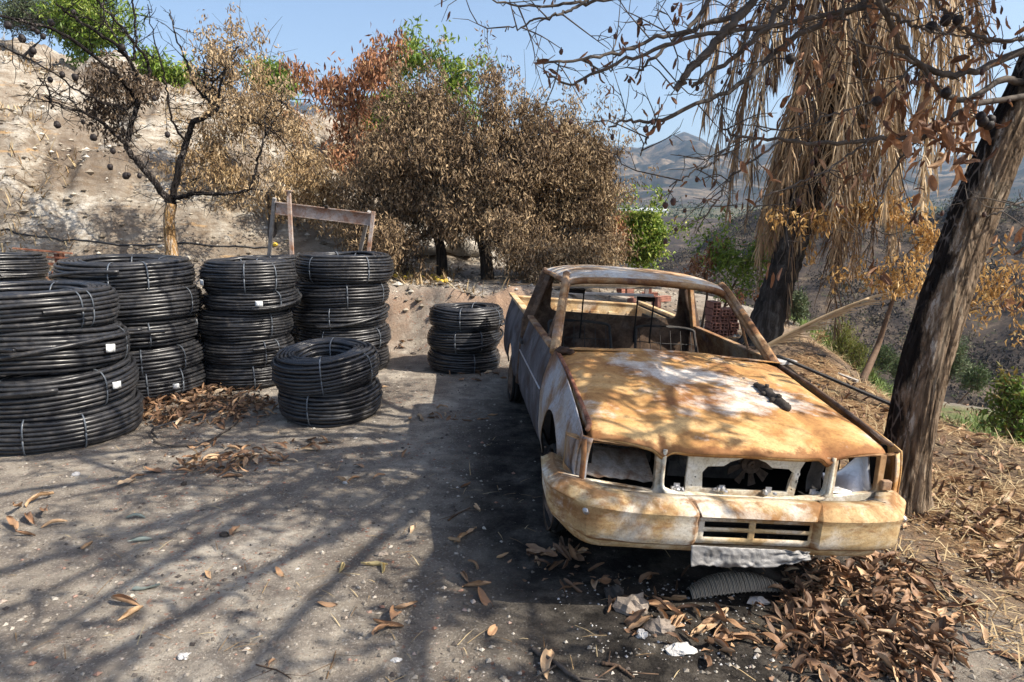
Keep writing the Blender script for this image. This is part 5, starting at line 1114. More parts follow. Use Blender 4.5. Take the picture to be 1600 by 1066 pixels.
# rusty steel trestle behind the coils
Y0 = 9.35; A = at(431, 316, Y0+.12); Bp = at(583, 334, Y0-.1)
r_ = root_at('steel_trestle', (A[0]+.6, Y0, gnd(A[0]+.6, Y0)), 'rusty steel beam trestle standing behind the pipe coils', 'trestle')
b = MB(); dv = (Bp-A)/np.linalg.norm(Bp-A); upb = np.array([0, 0, 1.]); hb = .155
mid = lambda z, w_, h_: b.bar(A+upb*z, Bp+upb*z, w_, h_)
mid(-hb/2, .012, hb-.012); mid(0, .09, .012); mid(-hb, .09, .012); fin(b, 'beam', BEAM_M, r_, False)
for p0, p1, mt in ((at(429, 313, Y0+.1), at(420, 405, Y0+.32), POST_G), (at(584, 334, Y0-.14), at(573, 420, Y0-.12), WOODP), (at(577, 334, Y0+.0), at(560, 405, Y0+.45), POST_G)):
    p1 = p1.copy(); q = p1.copy(); 
    d_ = p1-p0; t_ = (gnd(p1[0], p1[1])-.05-p0[2])/d_[2]; p1 = p0+d_*t_
    b = MB(); b.bar(p0+[0, 0, .03], p1, .045, .045, up=(0, 1, 0)); fin(b, 'leg', BEAM_M if mt is WOODP else mt, r_, False)
b = MB(); c_ = at(510, 323, Y0-.06); b.ball(c_, (.03, .03, .025), 8, .2); b.tube([c_, c_+[0.02, -.05, .01]], .014, 8); fin(b, 'bolt', MANI_M, r_)
p0 = at(451, 299, Y0-.25); p1 = at(457, 420, Y0-.22); b = MB(); p1[2] = gnd(p1[0], p1[1])-.1; b.bar(p0, p1, .045, .045, up=(0, 1, 0)); b.box(p0+[0, 0, .006], (.09, .09, .012))
tag(b.build('steel_post', BEAM_M, smooth=False), 'tall thin rusty steel post with flat cap in front of the trestle', 'post')
# red rusty rack at the far left
r_ = root_at('rusty_rack', (-6.35, 9.2, gnd(-6.35, 9.2)), 'low red rusty metal rack between the two left coil stacks', 'rack')
for k, (za, zb) in enumerate(((388, 396), (399, 404), (412, 413), (424, 427), (433, 436), (441, 446))):
    b = MB(); b.bar(at(20, za, 9.0), at(112, zb, 9.0), .035, .035 if k > 1 else .02); fin(b, 'rail', RUST_RED, r_, False)
for xx in (96, 88, 30):
    a_ = at(xx, 396, 9.02); c_ = a_.copy(); c_[2] = gnd(a_[0], a_[1])-.05; b = MB(); b.bar(a_, c_, .045, .045, up=(0, 1, 0)); fin(b, 'post', RUST_RED, r_, False)
# long black pipe on the upper terrace
def gpath(P, y0_=None, h=.02, k=60, wob=.03):
    Q = crpath(np.array([(*p, 0.) for p in P]), k); Q[:, :2] += wob*np.stack([fbm(np.arange(k)*.15, 0, seed=5), fbm(np.arange(k)*.15, 0, seed=6)], 1) if wob else 0
    Q[:, 2] = hgt(Q[:, 0], Q[:, 1])+h; return Q
def GPn(px, py):
    """where the rays through photo pixels meet the ground sheet"""
    px = np.atleast_1d(np.asarray(px, float)); py = np.atleast_1d(np.asarray(py, float))
    r = FW[None]+np.array([[1., 0, 0]])*((px-800)/FPX)[:, None]+UPV[None]*((533-py)/FPX)[:, None]
    lo = np.full(len(px), 1.2); hi = np.full(len(px), 26.); found = np.zeros(len(px), bool); prev = lo.copy()
    for t in np.concatenate([np.arange(1.5, 6, .35), np.arange(6, 26, .3)]):
        q = r*t; below = (HC+q[:, 2] < hgt(q[:, 0], q[:, 1]))&~found
        hi = np.where(below, t, hi); lo = np.where(below, prev, lo); found |= below; prev = np.full(len(px), t)
        if found.all(): break
    for _ in range(9):
        m_ = (lo+hi)/2; q = r*m_[:, None]; bl_ = HC+q[:, 2] < hgt(q[:, 0], q[:, 1]); hi = np.where(bl_, m_, hi); lo = np.where(bl_, lo, m_)
    q = r*hi[:, None]; return q[:, 0], q[:, 1]
def GP(px, py):
    x_, y_ = GPn(px, py); return float(x_[0]), float(y_[0])
b = MB(); b.tube(gpath([GP(x_, y_) for x_, y_ in ((-60, 364), (60, 372), (150, 380), (240, 384), (330, 386), (420, 388))], h=.02, wob=0), .013, 6); tag(b.build('irrigation_pipe', PIPE), 'thin black irrigation pipe running along the foot of the pale bank', 'pipe')
b = MB(); b.tube(gpath([GP(x_, y_) for x_, y_ in ((246, 690), (238, 678), (262, 668), (320, 655), (352, 640))], h=.03, wob=.0), .009, 6)
tag(b.build('loose_pipe', PIPE), 'loose bent black pipe lying over the brown leaf heap between coils', 'pipe')
b = MB(); b.tube(gpath([GP(x_, y_) for x_, y_ in ((240, 692), (270, 700), (300, 698), (330, 690), (372, 660))], h=.015, wob=.0), .007, 6)
tag(b.build('loose_pipe', TWIG_G), 'thin grey stick curving in front of the brown leaf heap', 'stick')
# lemons
LEM = solidcol('lemon_skin', (.62, .44, .06), .5, 0, .2, 20, .001)
for i, (px_, py_) in enumerate(((618, 434), (626, 432), (633, 437), (642, 435), (637, 430), (660, 437), (676, 434), (684, 441), (691, 436), (697, 442), (680, 438), (690, 443), (572, 428), (430, 385), (455, 392))):
    x_, y_ = GP(px_, py_); b = MB(); b.ball((0, 0, 0), (.045, .036, .035), 10); b.ball((.045, 0, 0), (.008, .008, .008), 6); o = b.build('lemon', LEM, loc=(x_, y_, gnd(x_, y_)+.03))
    o.rotation_euler = (rng.uniform(-.4, .4), rng.uniform(-.5, .5), rng.uniform(0, 6)); tag(o, 'fallen yellow lemon lying on the terrace at the foot of the scorched trees', 'lemon', 'fallen yellow lemons on the terrace')
# posts and sagging wires beyond the truck
def post(px_, y0p, y1p, yy, w_, mat, lab):
    a_ = at(px_, y0p, yy); c_ = at(px_-3, y1p, yy); c_[2] = gnd(c_[0], c_[1])-.1; b = MB(); b.bar(a_, c_, w_, w_, up=(0, 1, 0)); bevel(b.build('fence_post', mat, smooth=False), .006); o = COL.objects[-1]; tag(o, lab, 'post'); return a_
t1 = post(899, 434, 500, 10.6, .055, POST_M, 'black scorched post seen through the left half of the cab window'); t2 = post(1011, 437, 500, 10.9, .06, POST_G, 'thin grey post seen through the right half of the cab window')
for k, (s_, lab) in enumerate(((.08, 'upper sagging black wire strung between the two thin posts'), (.22, 'lower sagging black wire strung between the two thin posts'))):
    q = np.linspace(0, 1, 20)[:, None]; L_ = t1+(t2-t1)*q+np.array([0, 0, -1.])*(s_*4*q*(1-q))+[0, 0, -.03-.05*k]; b = MB(); b.tube(L_, .006, 4); tag(b.build('wire', POST_M), lab, 'wire')
b = MB(); L_ = t2+(np.array([4.2, 12.5, 1.1])-t2)*q+np.array([0, 0, -1.])*(.3*4*q*(1-q)); b.tube(L_, .006, 4); tag(b.build('wire', POST_M), 'sagging wire running from the grey post away to the right', 'wire')
# pallet boards, bricks, slab behind the truck
P0 = np.array([1.05, 10.0]); 
for k, (dx, dy, rz, lab) in enumerate(((0, 0, .15, 'weathered board lying flat on top of the board pile behind the truck'), (.1, .25, .05, 'grey weathered board under the top one behind the truck'), (-.15, -.3, -.12, 'weathered board nearest the tailgate on the sandy ground'))):
    x_, y_ = P0+[dx, dy]; b = MB(); c, s_ = math.cos(rz), math.sin(rz); b.box((0, 0, 0), (2.2, .14, .03), [[c, -s_, 0], [s_, c, 0], [0, 0, 1]]); o = bevel(b.build('board', WOOD_G if k else WOODP, smooth=False, loc=(x_, y_, gnd(x_, y_)+.06+.04*(2-k))), .004); o.rotation_euler = (0, .02, 0)
    tag(o, lab, 'board')
def brick(x_, y_, z_, rz, lab, grp, rx=0):
    b = MB(); w_, l_, h_ = .115, .25, .09; t_ = .012
    for dz in (-h_/2+t_/2, 0, h_/2-t_/2): b.box((0, 0, dz), (w_, l_, t_*.8))
    for dx in (-w_/2+t_/2, 0, w_/2-t_/2): b.box((dx, 0, 0), (t_, l_-.002, h_-.002))
    o = b.build('hollow_brick', BRICK_M, smooth=False, loc=(x_, y_, z_)); o.rotation_euler = (rx, 0, rz); return tag(o, lab, 'brick', grp)
bx_, by_ = 2.72, 9.2; zg = gnd(bx_, by_)
for r__ in range(5):
    for c__ in range(3):
        if r__ == 4 and c__ != 0: continue
        brick(bx_+.13*c__+rng.uniform(-.01, .01), by_+rng.uniform(-.02, .02), zg+.05+.094*r__, rng.uniform(-.06, .06)+.1, 'dusty red hollow brick in the low stack behind the right window of the cab', 'stacked red hollow bricks')
for k in range(9): 
    x_, y_ = 1.75+rng.uniform(0, .8), 10.3+rng.uniform(-.3, .9); brick(x_, y_, gnd(x_, y_)+.05, rng.uniform(0, 3), 'red hollow brick tumbled on the sandy ground seen through the cab windows', 'tumbled red hollow bricks', rng.choice([0, 1.57]))
b = MB(); b.box((0, 0, 0), (.9, .9, .05)); o = bevel(b.build('concrete_slab', CONC, smooth=False, loc=(2.75, 8.05, gnd(2.75, 8.05)+.05)), .01); o.rotation_euler = (.02, .06, .3); tag(o, 'pale ash covered slab on the ground right of the cab', 'slab')
for k, (x0, y0, x1, y1, mt, lab) in enumerate(((1215, 560, 1400, 640, SOOT2, 'charred thin rail lying on the ground right of the hood'), (1130, 520, 1340, 600, WOOD_G, 'long grey plank lying on the ash behind the charred rail'), (1180, 545, 1290, 560, SOOT2, 'short charred stick lying in the ash near the palm foot'))):
    a_ = GP(x0, y0); c_ = GP(x1, y1); b = MB(); b.bar((*a_, gnd(*a_)+.03), (*c_, gnd(*c_)+.03), .04, .025); tag(b.build('charred_rail' if k != 1 else 'plank', mt, smooth=False), lab, 'plank' if k == 1 else 'rail')
# fallen palm frond leaning on the slope
r_ = root_at('palm_frond', (*GP(1200, 545), 0.2), 'broken dry palm frond pointing up to the right beside the palm foot', 'palm frond'); rngf = np.random.default_rng(3)
a_ = at(1185, 548, 7.9); c_ = at(1358, 466, 7.6); b = MB(); q = np.linspace(0, 1, 24)[:, None]; L_ = a_+(c_-a_)*q+np.array([0, 0, 1.])*(.04*4*q*(1-q)); b.tube(L_, np.linspace(.022, .012, 24), 6, v=.8)
for k in range(70):
    s_ = rngf.uniform(.05, .95); p = a_+(c_-a_)*s_; d = (c_-a_)/np.linalg.norm(c_-a_)*rngf.choice([.9, 1.])+rngf.normal(size=3)*.12; L = rngf.uniform(.2, .45)
    G = np.array([[p, p+[0, 0, .012]], [p+d*L*.5+[0, 0, -.01], p+d*L*.5+[0, 0, .006]], [p+d*L+[0, 0, -.05], p+d*L+[0, 0, -.047]]]); b.grid(G, v=rngf.uniform(.5, 1))
fin(b, 'blades', PALM_L, r_)
# pale rock outcrop under the thicket and stones on the bank
ROCK = solidcol('pale_rock', (.46, .42, .36), .95, 0, .35, 4, .02); ROCK_D = solidcol('brown_stone', (.24, .20, .165), .95, 0, .4, 6, .01)
def rock(x_, y_, s_, mat, rng, n=14):
    b = MB(); b.ball((0, 0, 0), 1, n); V = b.v[0]; nn = V/np.linalg.norm(V, axis=1)[:, None]; o3 = rng.uniform(0, 50, 3)
    V = nn*(1+.30*fbm(nn[:, 0]*4+o3[1], nn[:, 1]*4+o3[2], nn[:, 2]*4, oct=2)+.75*fbm(nn[:, 0]*1.7+o3[0], nn[:, 1]*1.7+o3[1], nn[:, 2]*1.7+o3[2], oct=4))[:, None]*np.array(s_); b.v[0] = V; return b
for px_, py_, s_, lab in ((700, 392, (.5, .35, .42), 'tallest pale rock in the gap under the scorched thicket'), (728, 405, (.35, .3, .25), 'low pale rock right of the tallest one under the thicket'), (668, 405, (.3, .3, .18), 'small pale rock left of the tallest one under the thicket')):
    x_, y_ = GP(px_, py_); o = rock(x_, y_, s_, ROCK, rng).build('pale_rock', ROCK, loc=(x_, y_+.2, gnd(x_, y_+.2)+s_[2]*.4)); tag(o, lab, 'rock')
def scatter_stones(n, fx, mat, size, label, seed, name='gravel'):
    r2 = np.random.default_rng(seed); x_, y_ = fx(r2, n); n = len(x_); z_ = hgt(x_, y_); oct_ = np.array([[1, 0, 0], [0, 1, 0], [-1, 0, 0], [0, -1, 0], [0, 0, 1], [0, 0, -1.], ])
    s_ = (size[0]*(size[1]/size[0])**(r2.random(n)**2.6))[:, None, None]
    V = oct_[None]*s_*r2.uniform(.55, 1.2, (n, 6, 1))*np.array([1, 1, .65]); a = r2.uniform(0, 6.3, n); c, q = np.cos(a)[:, None], np.sin(a)[:, None]
    V = np.stack([V[..., 0]*c-V[..., 1]*q, V[..., 0]*q+V[..., 1]*c, V[..., 2]], -1)+np.stack([x_, y_, z_+s_[:, 0, 0]*.2], -1)[:, None]
    F = np.array([[0, 1, 4], [1, 2, 4], [2, 3, 4], [3, 0, 4], [1, 0, 5], [2, 1, 5], [3, 2, 5], [0, 3, 5]])
    b = MB(); b.add(V.reshape(-1, 3), (F[None]+6*np.arange(n)[:, None, None]).reshape(-1, 3), v=np.repeat(r2.random(n), 6)); return b.build(name, mat, smooth=False, label=label, cat='stones', kind='stuff')
gm = NM('gravel_mix', .9, 0, .2); gm.base(gm.ramp(gm.attr('v'), [(0, (.06, .05, .045)), (.35, (.17, .15, .125)), (.7, (.29, .26, .22)), (.88, (.38, .35, .30)), (.93, (.24, .12, .08)), (1, (.44, .42, .38))])); GRAVEL = gm.m
gm = NM('bank_stones', .95, 0, .15); gm.base(gm.ramp(gm.attr('v'), [(0, (.12, .10, .075)), (.4, (.26, .22, .17)), (.75, (.40, .36, .29)), (1, (.50, .47, .41))])); GRAVEL2 = gm.m
def f1(r2, n): 
    y_ = 1.3+6.5*r2.random(n)**1.4; x_ = (r2.random(n)*2-1)*.85*y_*1.0; k = (x_ < 2.9)&~((np.abs(x_-.85) < 1.0)&(y_ > 2.5)&(r2.random(n) < .8)); return x_[k], y_[k]
scatter_stones(20000, f1, GRAVEL, (.0028, .019), 'small grey, white and reddish gravel strewn over the yard', 41)
def f2(r2, n):
    y_ = r2.uniform(9, 19, n); x_ = -y_*r2.uniform(.05, .85, n); return x_, y_
scatter_stones(7000, f2, GRAVEL2, (.010, .085), 'pale loose stones scattered on the bank and upper terrace', 42, 'stones')
def f3(r2, n):
    y_ = r2.uniform(8.5, 14, n); x_ = r2.uniform(-1.5, 3.2, n); return x_, y_
scatter_stones(1200, f3, GRAVEL, (.012, .06), 'loose stones on the sandy ground behind the truck', 43, 'stones')
# dry grass and straw on the right and on the bank
def straw(n, fx, L, mat, label, seed, up=.25, name='dry_grass', w=.003):
    r2 = np.random.default_rng(seed); x_, y_ = fx(r2, n); n = len(x_); P = np.stack([x_, y_, hgt(x_, y_)+.004+.01*r2.random(n)], 1); d = r2.normal(size=(n, 3)); d[:, 2] = np.abs(d[:, 2])*up; d /= np.linalg.norm(d, axis=1)[:, None]
    LL = (L*r2.uniform(.4, 1.4, n))[:, None]; s_ = np.cross(d, [0, 0, 1.]); s_ /= np.linalg.norm(s_, axis=1)[:, None]+1e-6; s_ = s_*w
    m1 = P+d*LL*.5+[0, 0, .004]; e = P+d*LL-[0, 0, 1.]*LL*.1*up; V = np.stack([P-s_, P+s_, m1-s_, m1+s_, e], 1).reshape(-1, 3); k = np.arange(n)[:, None]*5
    b = MB(); b.add(V, k+[0, 1, 3, 2], v=np.repeat(r2.random(n), 5)); b.f.append(k+[2, 3, 4]); return b.build(name, mat, smooth=False, label=label, cat='grass', kind='stuff')
STRAW = leafmat('straw', [(0, (.16, .095, .045)), (.5, (.38, .26, .13)), (1, (.62, .50, .29))], .7, .1)
def f4(r2, n): y_ = r2.uniform(2.0, 9, n); x_ = 2.0+r2.random(n)*4*(.3+y_/9); k = r2.random(n) < .35+.65*(fbm(x_*1.6, y_*1.6, seed=2) > -.05); return x_[k], y_[k]
straw(15000, f4, .13, STRAW, 'dry straw and pine-like needles covering the ground at right', 51)
def f5(r2, n): y_ = r2.uniform(1.8, 6, n); x_ = r2.uniform(-.8, .8, n)*y_; return x_, y_
straw(420, f5, .10, STRAW, 'sparse straw bits on the yard', 52, .1, 'straw', .0018)
def f6(r2, n):
    y_ = r2.uniform(9, 20, n); x_ = -y_*r2.uniform(.0, .85, n); k = fbm(x_*.8, y_*.8, seed=9) > .12; return x_[k], y_[k]
straw(16000, f6, .22, STRAW, 'dry grass tufts on the pale bank', 53, .9, 'dry_grass', .008)
GG = leafmat('green_grass', [(0, (.06, .10, .02)), (1, (.22, .30, .07))], .6, .2)
def f7(r2, n): y_ = r2.uniform(6, 12, n); x_ = r2.uniform(4.4, 9, n); k = fbm(x_*.7, y_*.7, seed=19) > .0; return x_[k], y_[k]
straw(12000, f7, .22, GG, 'green grass and weeds on the lower terrace at right', 54, 1.2, 'green_grass', .007)
# low burnt brush on the slopes of the ravine
def brush(n, fx, label, seed, mat, size, name='brush', per=44):
    r2 = np.random.default_rng(seed); x_, y_ = fx(r2, n); C = np.stack([x_, y_, hgt(x_, y_)], 1); n = len(C); s_ = size*r2.uniform(.5, 1.6, n)
    P = C[:, None]+r2.normal(size=(n, per, 3))*np.array([.33, .33, .30])*s_[:, None, None]; P[..., 2] = np.maximum(P[..., 2], C[:, None, 2]-.1)+.1*s_[:, None]
    D = r2.normal(size=(n, per, 3)); D[..., 2] += .6; b = MB(); sl = np.repeat(s_, per); leaves(b, P.reshape(-1, 3), D.reshape(-1, 3), .20*sl, .09*sl, r2, np.repeat(r2.random(n), per)); return b.build(name, mat, smooth=False, label=label, cat='brush', kind='stuff')
def f8(r2, n): 
    r_1 = 26+85*r2.random(n)**1.1; u = r2.uniform(.12, .85, n); k = r2.random(n) < .3+.7*(fbm(r_1*u*.12, r_1*.12, seed=29) > 0); return (r_1*u)[k], r_1[k]
brush(3600, f8, 'burnt low brush on the slopes of the ravine', 61, leafmat('burnt_brush', [(0, (.018, .015, .013)), (.6, (.06, .048, .038)), (.85, (.14, .11, .07)), (1, (.07, .09, .03))], .8, 0), 1.15)
def f9(r2, n): 
    r_1 = r2.uniform(240, 620, n); u = r2.uniform(-.3, .85, n); k = fbm(r_1*u*.01, r_1*.02, seed=39) > -.05; return (r_1*u)[k], r_1[k]
brush(2600, f9, 'orchards and bushes in the far valley floor', 62, leafmat('orchard', [(0, (.03, .05, .02)), (.6, (.07, .10, .035)), (1, (.16, .15, .07))], .8, 0), 5.5, 'orchard', 12)
GH = solidcol('greenhouse_film', (.72, .74, .74), .5, 0, .1, 1, 0)
for i, (px_, py_, w_, lab) in enumerate(((1010, 328, 26, 'long white greenhouse roof in the far valley, the right one'), (975, 326, 16, 'white greenhouse roof in the far valley, the left one'))):
    yy = 420.; b = MB(); ww = w_/FPX*yy; 
    G = np.array([[(-ww, -9, 0), (-ww, -9, 1.6), (-ww, 0, 3.0), (-ww, 9, 1.6), (-ww, 9, 0)], [(ww, -9, 0), (ww, -9, 1.6), (ww, 0, 3.0), (ww, 9, 1.6), (ww, 9, 0)]]); b.grid(G)
    b.f.append(np.array([[0, 1, 2, 3, 4]])); b.f.append(np.array([[9, 8, 7, 6, 5]])); x_ = (px_-800)/FPX*yy; o = b.build('greenhouse', GH, smooth=False, loc=(x_, yy, gnd(x_, yy)-.3)); tag(o, lab, 'greenhouse')
# ------------------------------------------------------------------ fallen leaves
lg = NM('fallen_leaf', .6, 0, .3); v_ = lg.attr('v'); nn_ = lg.noise(18, 5, .7)
c = lg.ramp(v_, [(0, (.11, .066, .040)), (.3, (.24, .135, .075)), (.6, (.37, .225, .125)), (.85, (.48, .32, .185)), (1, (.53, .41, .27))]); c = lg.mix(lg.ramp(nn_, [(.45, 0.), (.7, .6)]), c, (.10, .055, .035)); lg.base(c); lg.bump(nn_, .002); FALL = lg.m
def heap(pts, n, hgt0, label, seed, sc=(.06, .118), tilt=.42, name='leaf_heap'):
    """pts: photo pixel ellipses (cx, cy, rx, ry) on the ground"""
    r2 = np.random.default_rng(seed); b = MB(); w_ = np.array([p[2]*p[3] for p in pts], float); w_ /= w_.sum()
    for p, k in zip(pts, (w_*n).astype(int)):
        a_ = r2.uniform(0, 6.3, k); q = np.sqrt(r2.random(k))*np.where(r2.random(k) < .85, 1, 1.25); X_, Y_ = GPn(p[0]+p[2]*q*np.cos(a_), p[1]+p[3]*q*np.sin(a_)); Z_ = hgt(X_, Y_)+.002+hgt0*np.maximum(0, 1-q*q)*r2.random(k)**.7
        for x_, y_, z_ in zip(X_, Y_, Z_): place_leaf(b, LM[r2.integers(14)], (x_, y_, z_), r2.uniform(*sc), r2.uniform(0, 6.3), r2.normal()*tilt, r2.normal()*tilt, r2.random()**1.9)
        n_c = int(k*.8); X_, Y_ = GPn(p[0]+p[2]*1.1*r2.normal(size=n_c)*.6, p[1]+p[3]*1.1*r2.normal(size=n_c)*.6); Z_ = hgt(X_, Y_)+.001+hgt0*.5*r2.random(n_c)
        leaves(b, np.stack([X_, Y_, Z_], 1), r2.normal(size=(n_c, 3))*[1, 1, .25], .035*r2.uniform(.3, 1.4, n_c), .018, r2, r2.random(n_c)*.7, .3)
    return b.build(name, FALL, label=label, cat='leaf heap', kind='stuff')
heap([(1330, 960, 110, 70), (1400, 1010, 95, 50), (1270, 900, 55, 28), (1255, 985, 55, 55), (1350, 905, 55, 25), (1300, 1045, 75, 25), (1430, 1050, 60, 25), (1370, 960, 150, 90)], 760, .03, 'heap of brown curled leaves on the ground in front of the right bumper end', 71)
heap([(300, 640, 95, 26), (350, 625, 70, 22), (250, 655, 45, 16), (390, 640, 40, 18), (275, 615, 25, 18), (320, 600, 30, 14)], 480, .065, 'heap of brown leaves between the wide coil stacks and the low pair', 72, (.08, .13))
heap([(340, 715, 80, 20), (330, 735, 60, 14), (400, 720, 60, 10), (480, 697, 50, 8), (740, 590, 60, 8), (700, 655, 60, 7), (650, 540, 40, 10), (870, 870, 50, 18)], 150, .015, 'loose brown leaves strewn before the coil stacks', 73, (.07, .12), .35, 'leaf_litter')
heap([(1520, 700, 90, 60), (1500, 790, 90, 45), (1560, 860, 60, 60), (1480, 640, 60, 25), (1300, 600, 60, 30), (1560, 640, 60, 30), (1340, 640, 60, 30)], 420, .02, 'scattered brown leaves on the dry ground around the leaning tree', 74, (.06, .12), .5, 'leaf_litter')
heap([(1085, 1000, 90, 40), (1000, 960, 60, 30), (900, 905, 60, 18), (1000, 910, 90, 14)], 46, .015, 'loose leaves among the ash below the front bumper', 75, (.07, .12), .45, 'leaf_litter')
# single leaves one can count in the foreground
SG = 'single brown leaves lying on the open yard'
spots = [(30, 800, .16), (45, 815, .15), (70, 805, .15), (60, 785, .16), (20, 825, .14), (85, 822, .12), (40, 838, .10), (135, 857, .11), (200, 757, .14), (212, 750, .10), (240, 738, .12), (300, 700, .12), (330, 718, .14), (365, 832, .13), (195, 945, .15), (205, 962, .12),
         (325, 900, .09), (437, 897, .09), (430, 720, .12), (535, 754, .11), (553, 750, .09), (592, 748, .08), (512, 947, .09), (605, 980, .13), (618, 968, .13), (635, 950, .10), (598, 990, .12), (645, 828, .10), (712, 850, .13), (722, 842, .12), (735, 832, .09), (728, 760, .09), (745, 795, .10),
         (725, 905, .11), (745, 918, .13), (757, 940, .14), (768, 990, .08), (740, 885, .08), (630, 712, .10), (640, 658, .12), (655, 655, .14), (690, 640, .12), (770, 650, .09), (600, 607, .09), (560, 730, .09), (425, 1038, .05), (785, 870, .08), (840, 880, .10), (855, 1040, .16), (1060, 965, .13), (1120, 975, .18), (1135, 985, .18), (1150, 1000, .17), (1125, 1010, .13), (1100, 990, .15), (1035, 950, .15), (1050, 940, .12), (1075, 950, .10), (1460, 960, .11), (1530, 950, .11), (1580, 1030, .12), (1590, 935, .09)]
rl = np.random.default_rng(77); proto = [None]*14
for i, (px_, py_, s_) in enumerate(spots):
    x_, y_ = GP(px_, py_); k = int(rl.integers(14)); b = MB(); place_leaf(b, LM[k], (0, 0, 0), s_*1.05, 0, rl.normal()*.25, rl.normal()*.15, rl.uniform(.3, .95))
    o = b.build('fallen_leaf', FALL, loc=(x_, y_, gnd(x_, y_)+.001)); o.rotation_euler = (0, 0, rl.uniform(0, 6.3)); tag(o, 'single brown dry leaf lying on the open grey yard', 'leaf', SG)
YL = leafmat('pale_yellow_leaf', [(0, (.60, .48, .22)), (1, (.68, .56, .30))], .6, .2); GL = leafmat('grey_green_leaf', [(0, (.26, .31, .28)), (1, (.33, .38, .34))], .5, .1)
for px_, py_, s_, mt, lab in ((535, 888, .10, YL, 'pale yellow curled leaf lying alone mid yard'), (585, 885, .12, YL, 'larger pale yellow curled leaf right of the small one'), (597, 888, .10, YL, 'pale yellow leaf touching the larger curled one'), (212, 810, .10, GL, 'upper grey-green leaf at left foreground'), (219, 847, .11, GL, 'lower grey-green leaf at left foreground'), (228, 922, .11, GL, 'dull grey-green leaf in the dark shadow at left foreground')):
    x_, y_ = GP(px_, py_); b = MB(); place_leaf(b, LM[int(rl.integers(14))], (0, 0, 0), s_*1.1, 0, rl.normal()*.2, 0, .6); o = b.build('fallen_leaf', mt, loc=(x_, y_, gnd(x_, y_)+.002)); o.rotation_euler = (0, 0, rl.uniform(0, 6.3)); tag(o, lab, 'leaf')
# sticks in the foreground
def stick(pts, r0, r1_, mat, lab, seed=0):
    q = crpath(np.array([(*GP(*p), 0.) for p in pts]), 30); r2 = np.random.default_rng(seed); q[:, 2] = hgt(q[:, 0], q[:, 1])+r0*1.2; b = MB(); b.tube(q+r2.normal(size=q.shape)*r0*.15, np.linspace(r0, r1_, 30), 7)
    for k in range(3): j = r2.integers(6, 26); d = r2.normal(size=3)*.06; d[2] = abs(d[2])*.3; b.tube([q[j], q[j]+d*.6, q[j]+d*1.2], [r0*.5, r0*.35, r0*.2], 5)
    return tag(b.build('stick', mat), lab, 'stick')
stick([(832, 1018), (860, 1036), (890, 1058), (915, 1075)], .010, .007, TWIG_G, 'thick grey stick at the bottom edge of the photo')
stick([(940, 1040), (965, 1045), (990, 1062)], .008, .005, TWIG_B, 'short dark stick just right of the thick grey one'); stick([(1238, 1010), (1242, 1040), (1236, 1066)], .006, .004, TWIG_G, 'upright dark twig in front of the leaf heap')
stick([(1235, 1030), (1270, 1034), (1292, 1030)], .006, .004, TWIG_B, 'short forked twig across the leaf heap'); stick([(400, 1040), (430, 1048), (455, 1062)], .003, .002, TWIG_B, 'thin twig lying at the bottom left of the yard')
stick([(510, 1062), (520, 1035), (525, 1018)], .0025, .0015, STRAW, 'thin pale stalk at the bottom centre of the photo'); stick([(700, 815), (715, 805), (735, 795)], .006, .003, TWIG_B, 'small dark twig in the shadow left of the truck wheel')
# woven mat / ribbed filter half buried in ash, pale plastic scraps, stones
wm = NM('ribbed_mat', .9, 0, .2); wn = wm.t.nodes.new('ShaderNodeTexWave'); wn.wave_type = 'BANDS'; wn.inputs['Scale'].default_value = 42; wn.inputs['Distortion'].default_value = 1.5; wm.lk(wm.co, wn.inputs[0])
wm.base(wm.mix(wn.outputs['Fac'], (.16, .135, .11), (.46, .41, .33))); wm.bump(wn.outputs['Fac'], .004)
G = np.zeros((90, 20, 3)); x0, y0 = GP(1080, 935); x1, y1 = GP(1222, 922)
for i in range(90):
    for j in range(20):
        t, s_ = i/89., j/19.; xx = x0+(x1-x0)*t; w_ = .20*math.sin(math.pi*min(1, t*.9+.1))**.5; yy = y0+(y1-y0)*t-.03+w_*s_; G[i, j] = (xx, yy, gnd(xx, yy)-.01+.075*math.sin(math.pi*min(1, s_*.8+.15))*math.sin(math.pi*(t*.85+.1))**.6+.004*math.sin(i*1.6))
solid(MB().grid(G).build('ribbed_filter', wm.m), .006, -1); tag(COL.objects[-1], 'ribbed grey oval filter half buried under the front bumper', 'filter')
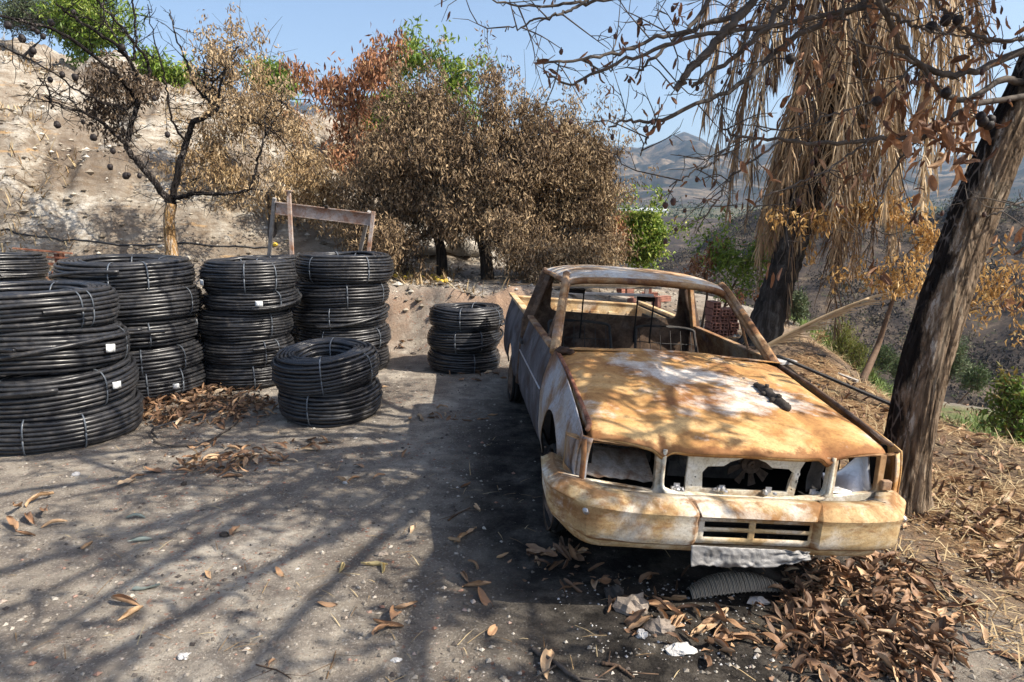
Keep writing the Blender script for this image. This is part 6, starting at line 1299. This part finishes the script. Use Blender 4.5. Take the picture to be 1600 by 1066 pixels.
for px_, py_, s_, lab, mt in ((1065, 1018, (.058, .034, .022), 'flat whitish stone lying in the ash near the bottom edge', ASH_WHITE), (1002, 995, (.022, .02, .018), 'small round white stone left of the flat whitish one', ASH_WHITE), (1185, 942, (.045, .03, .022), 'grey lump of ash leaning on the ribbed filter', CONC), (990, 955, (.075, .05, .05), 'crumbly grey-brown ash lump in front of the truck', ROCK_D),
                          (1030, 985, (.06, .04, .03), 'low brown ash lump beside the crumbly one', ROCK_D), (960, 935, (.04, .03, .045), 'upright dark burnt scrap in front of the truck', SOOT2), (620, 1033, (.022, .012, .006), 'small white scrap on the bottom of the yard', ASH_WHITE), (288, 1028, (.022, .018, .012), 'small pale stone at the bottom of the yard', CONC), (118, 743, (.028, .02, .016), 'pale stone in front of the near left coil stack', CONC), (287, 758, (.018, .018, .016), 'small dark burnt nut on the yard', MANI_M), (350, 838, (.024, .02, .018), 'dark charred lump beside a curled leaf', MANI_M), (425, 1008, (.014, .012, .012), 'small brown pebble near the bottom of the yard', ROCK_D), (540, 755, (.02, .018, .012), 'pale pebble among leaves mid yard', CONC), (597, 868, (.03, .02, .016), 'grey pebble behind the pale yellow leaf', ROCK_D)):
    x_, y_ = GP(px_, py_); o = rock(x_, y_, s_, mt, rng, 12).build('stone', mt, smooth=False, loc=(x_, y_, gnd(x_, y_)+s_[2]*.45)); tag(o, lab, 'stone')
def f10(r2, n): a = r2.uniform(0, 6.3, n); q = np.sqrt(r2.random(n)); c1 = GP(1040, 960); return c1[0]+.5*q*np.cos(a), c1[1]+.35*q*np.sin(a)
scatter_stones(260, f10, CONC, (.003, .012), 'white and grey ash crumbs in front of the truck', 44, 'ash_crumbs')
hz = NM('haze_air'); hz.t.nodes.remove(hz.b)
pv = hz.t.nodes.new('ShaderNodeVolumePrincipled'); pv.inputs['Color'].default_value = (.50, .72, 1.0, 1); pv.inputs['Density'].default_value = .00028
pv.inputs['Anisotropy'].default_value = .2
hz.t.links.new(pv.outputs[0], hz.t.nodes['Material Output'].inputs['Volume'])
b = MB(); b.box((0, 0, 85), (3900, 3900, 330)); hzo = b.build('haze', hz.m, smooth=False, kind='stuff')
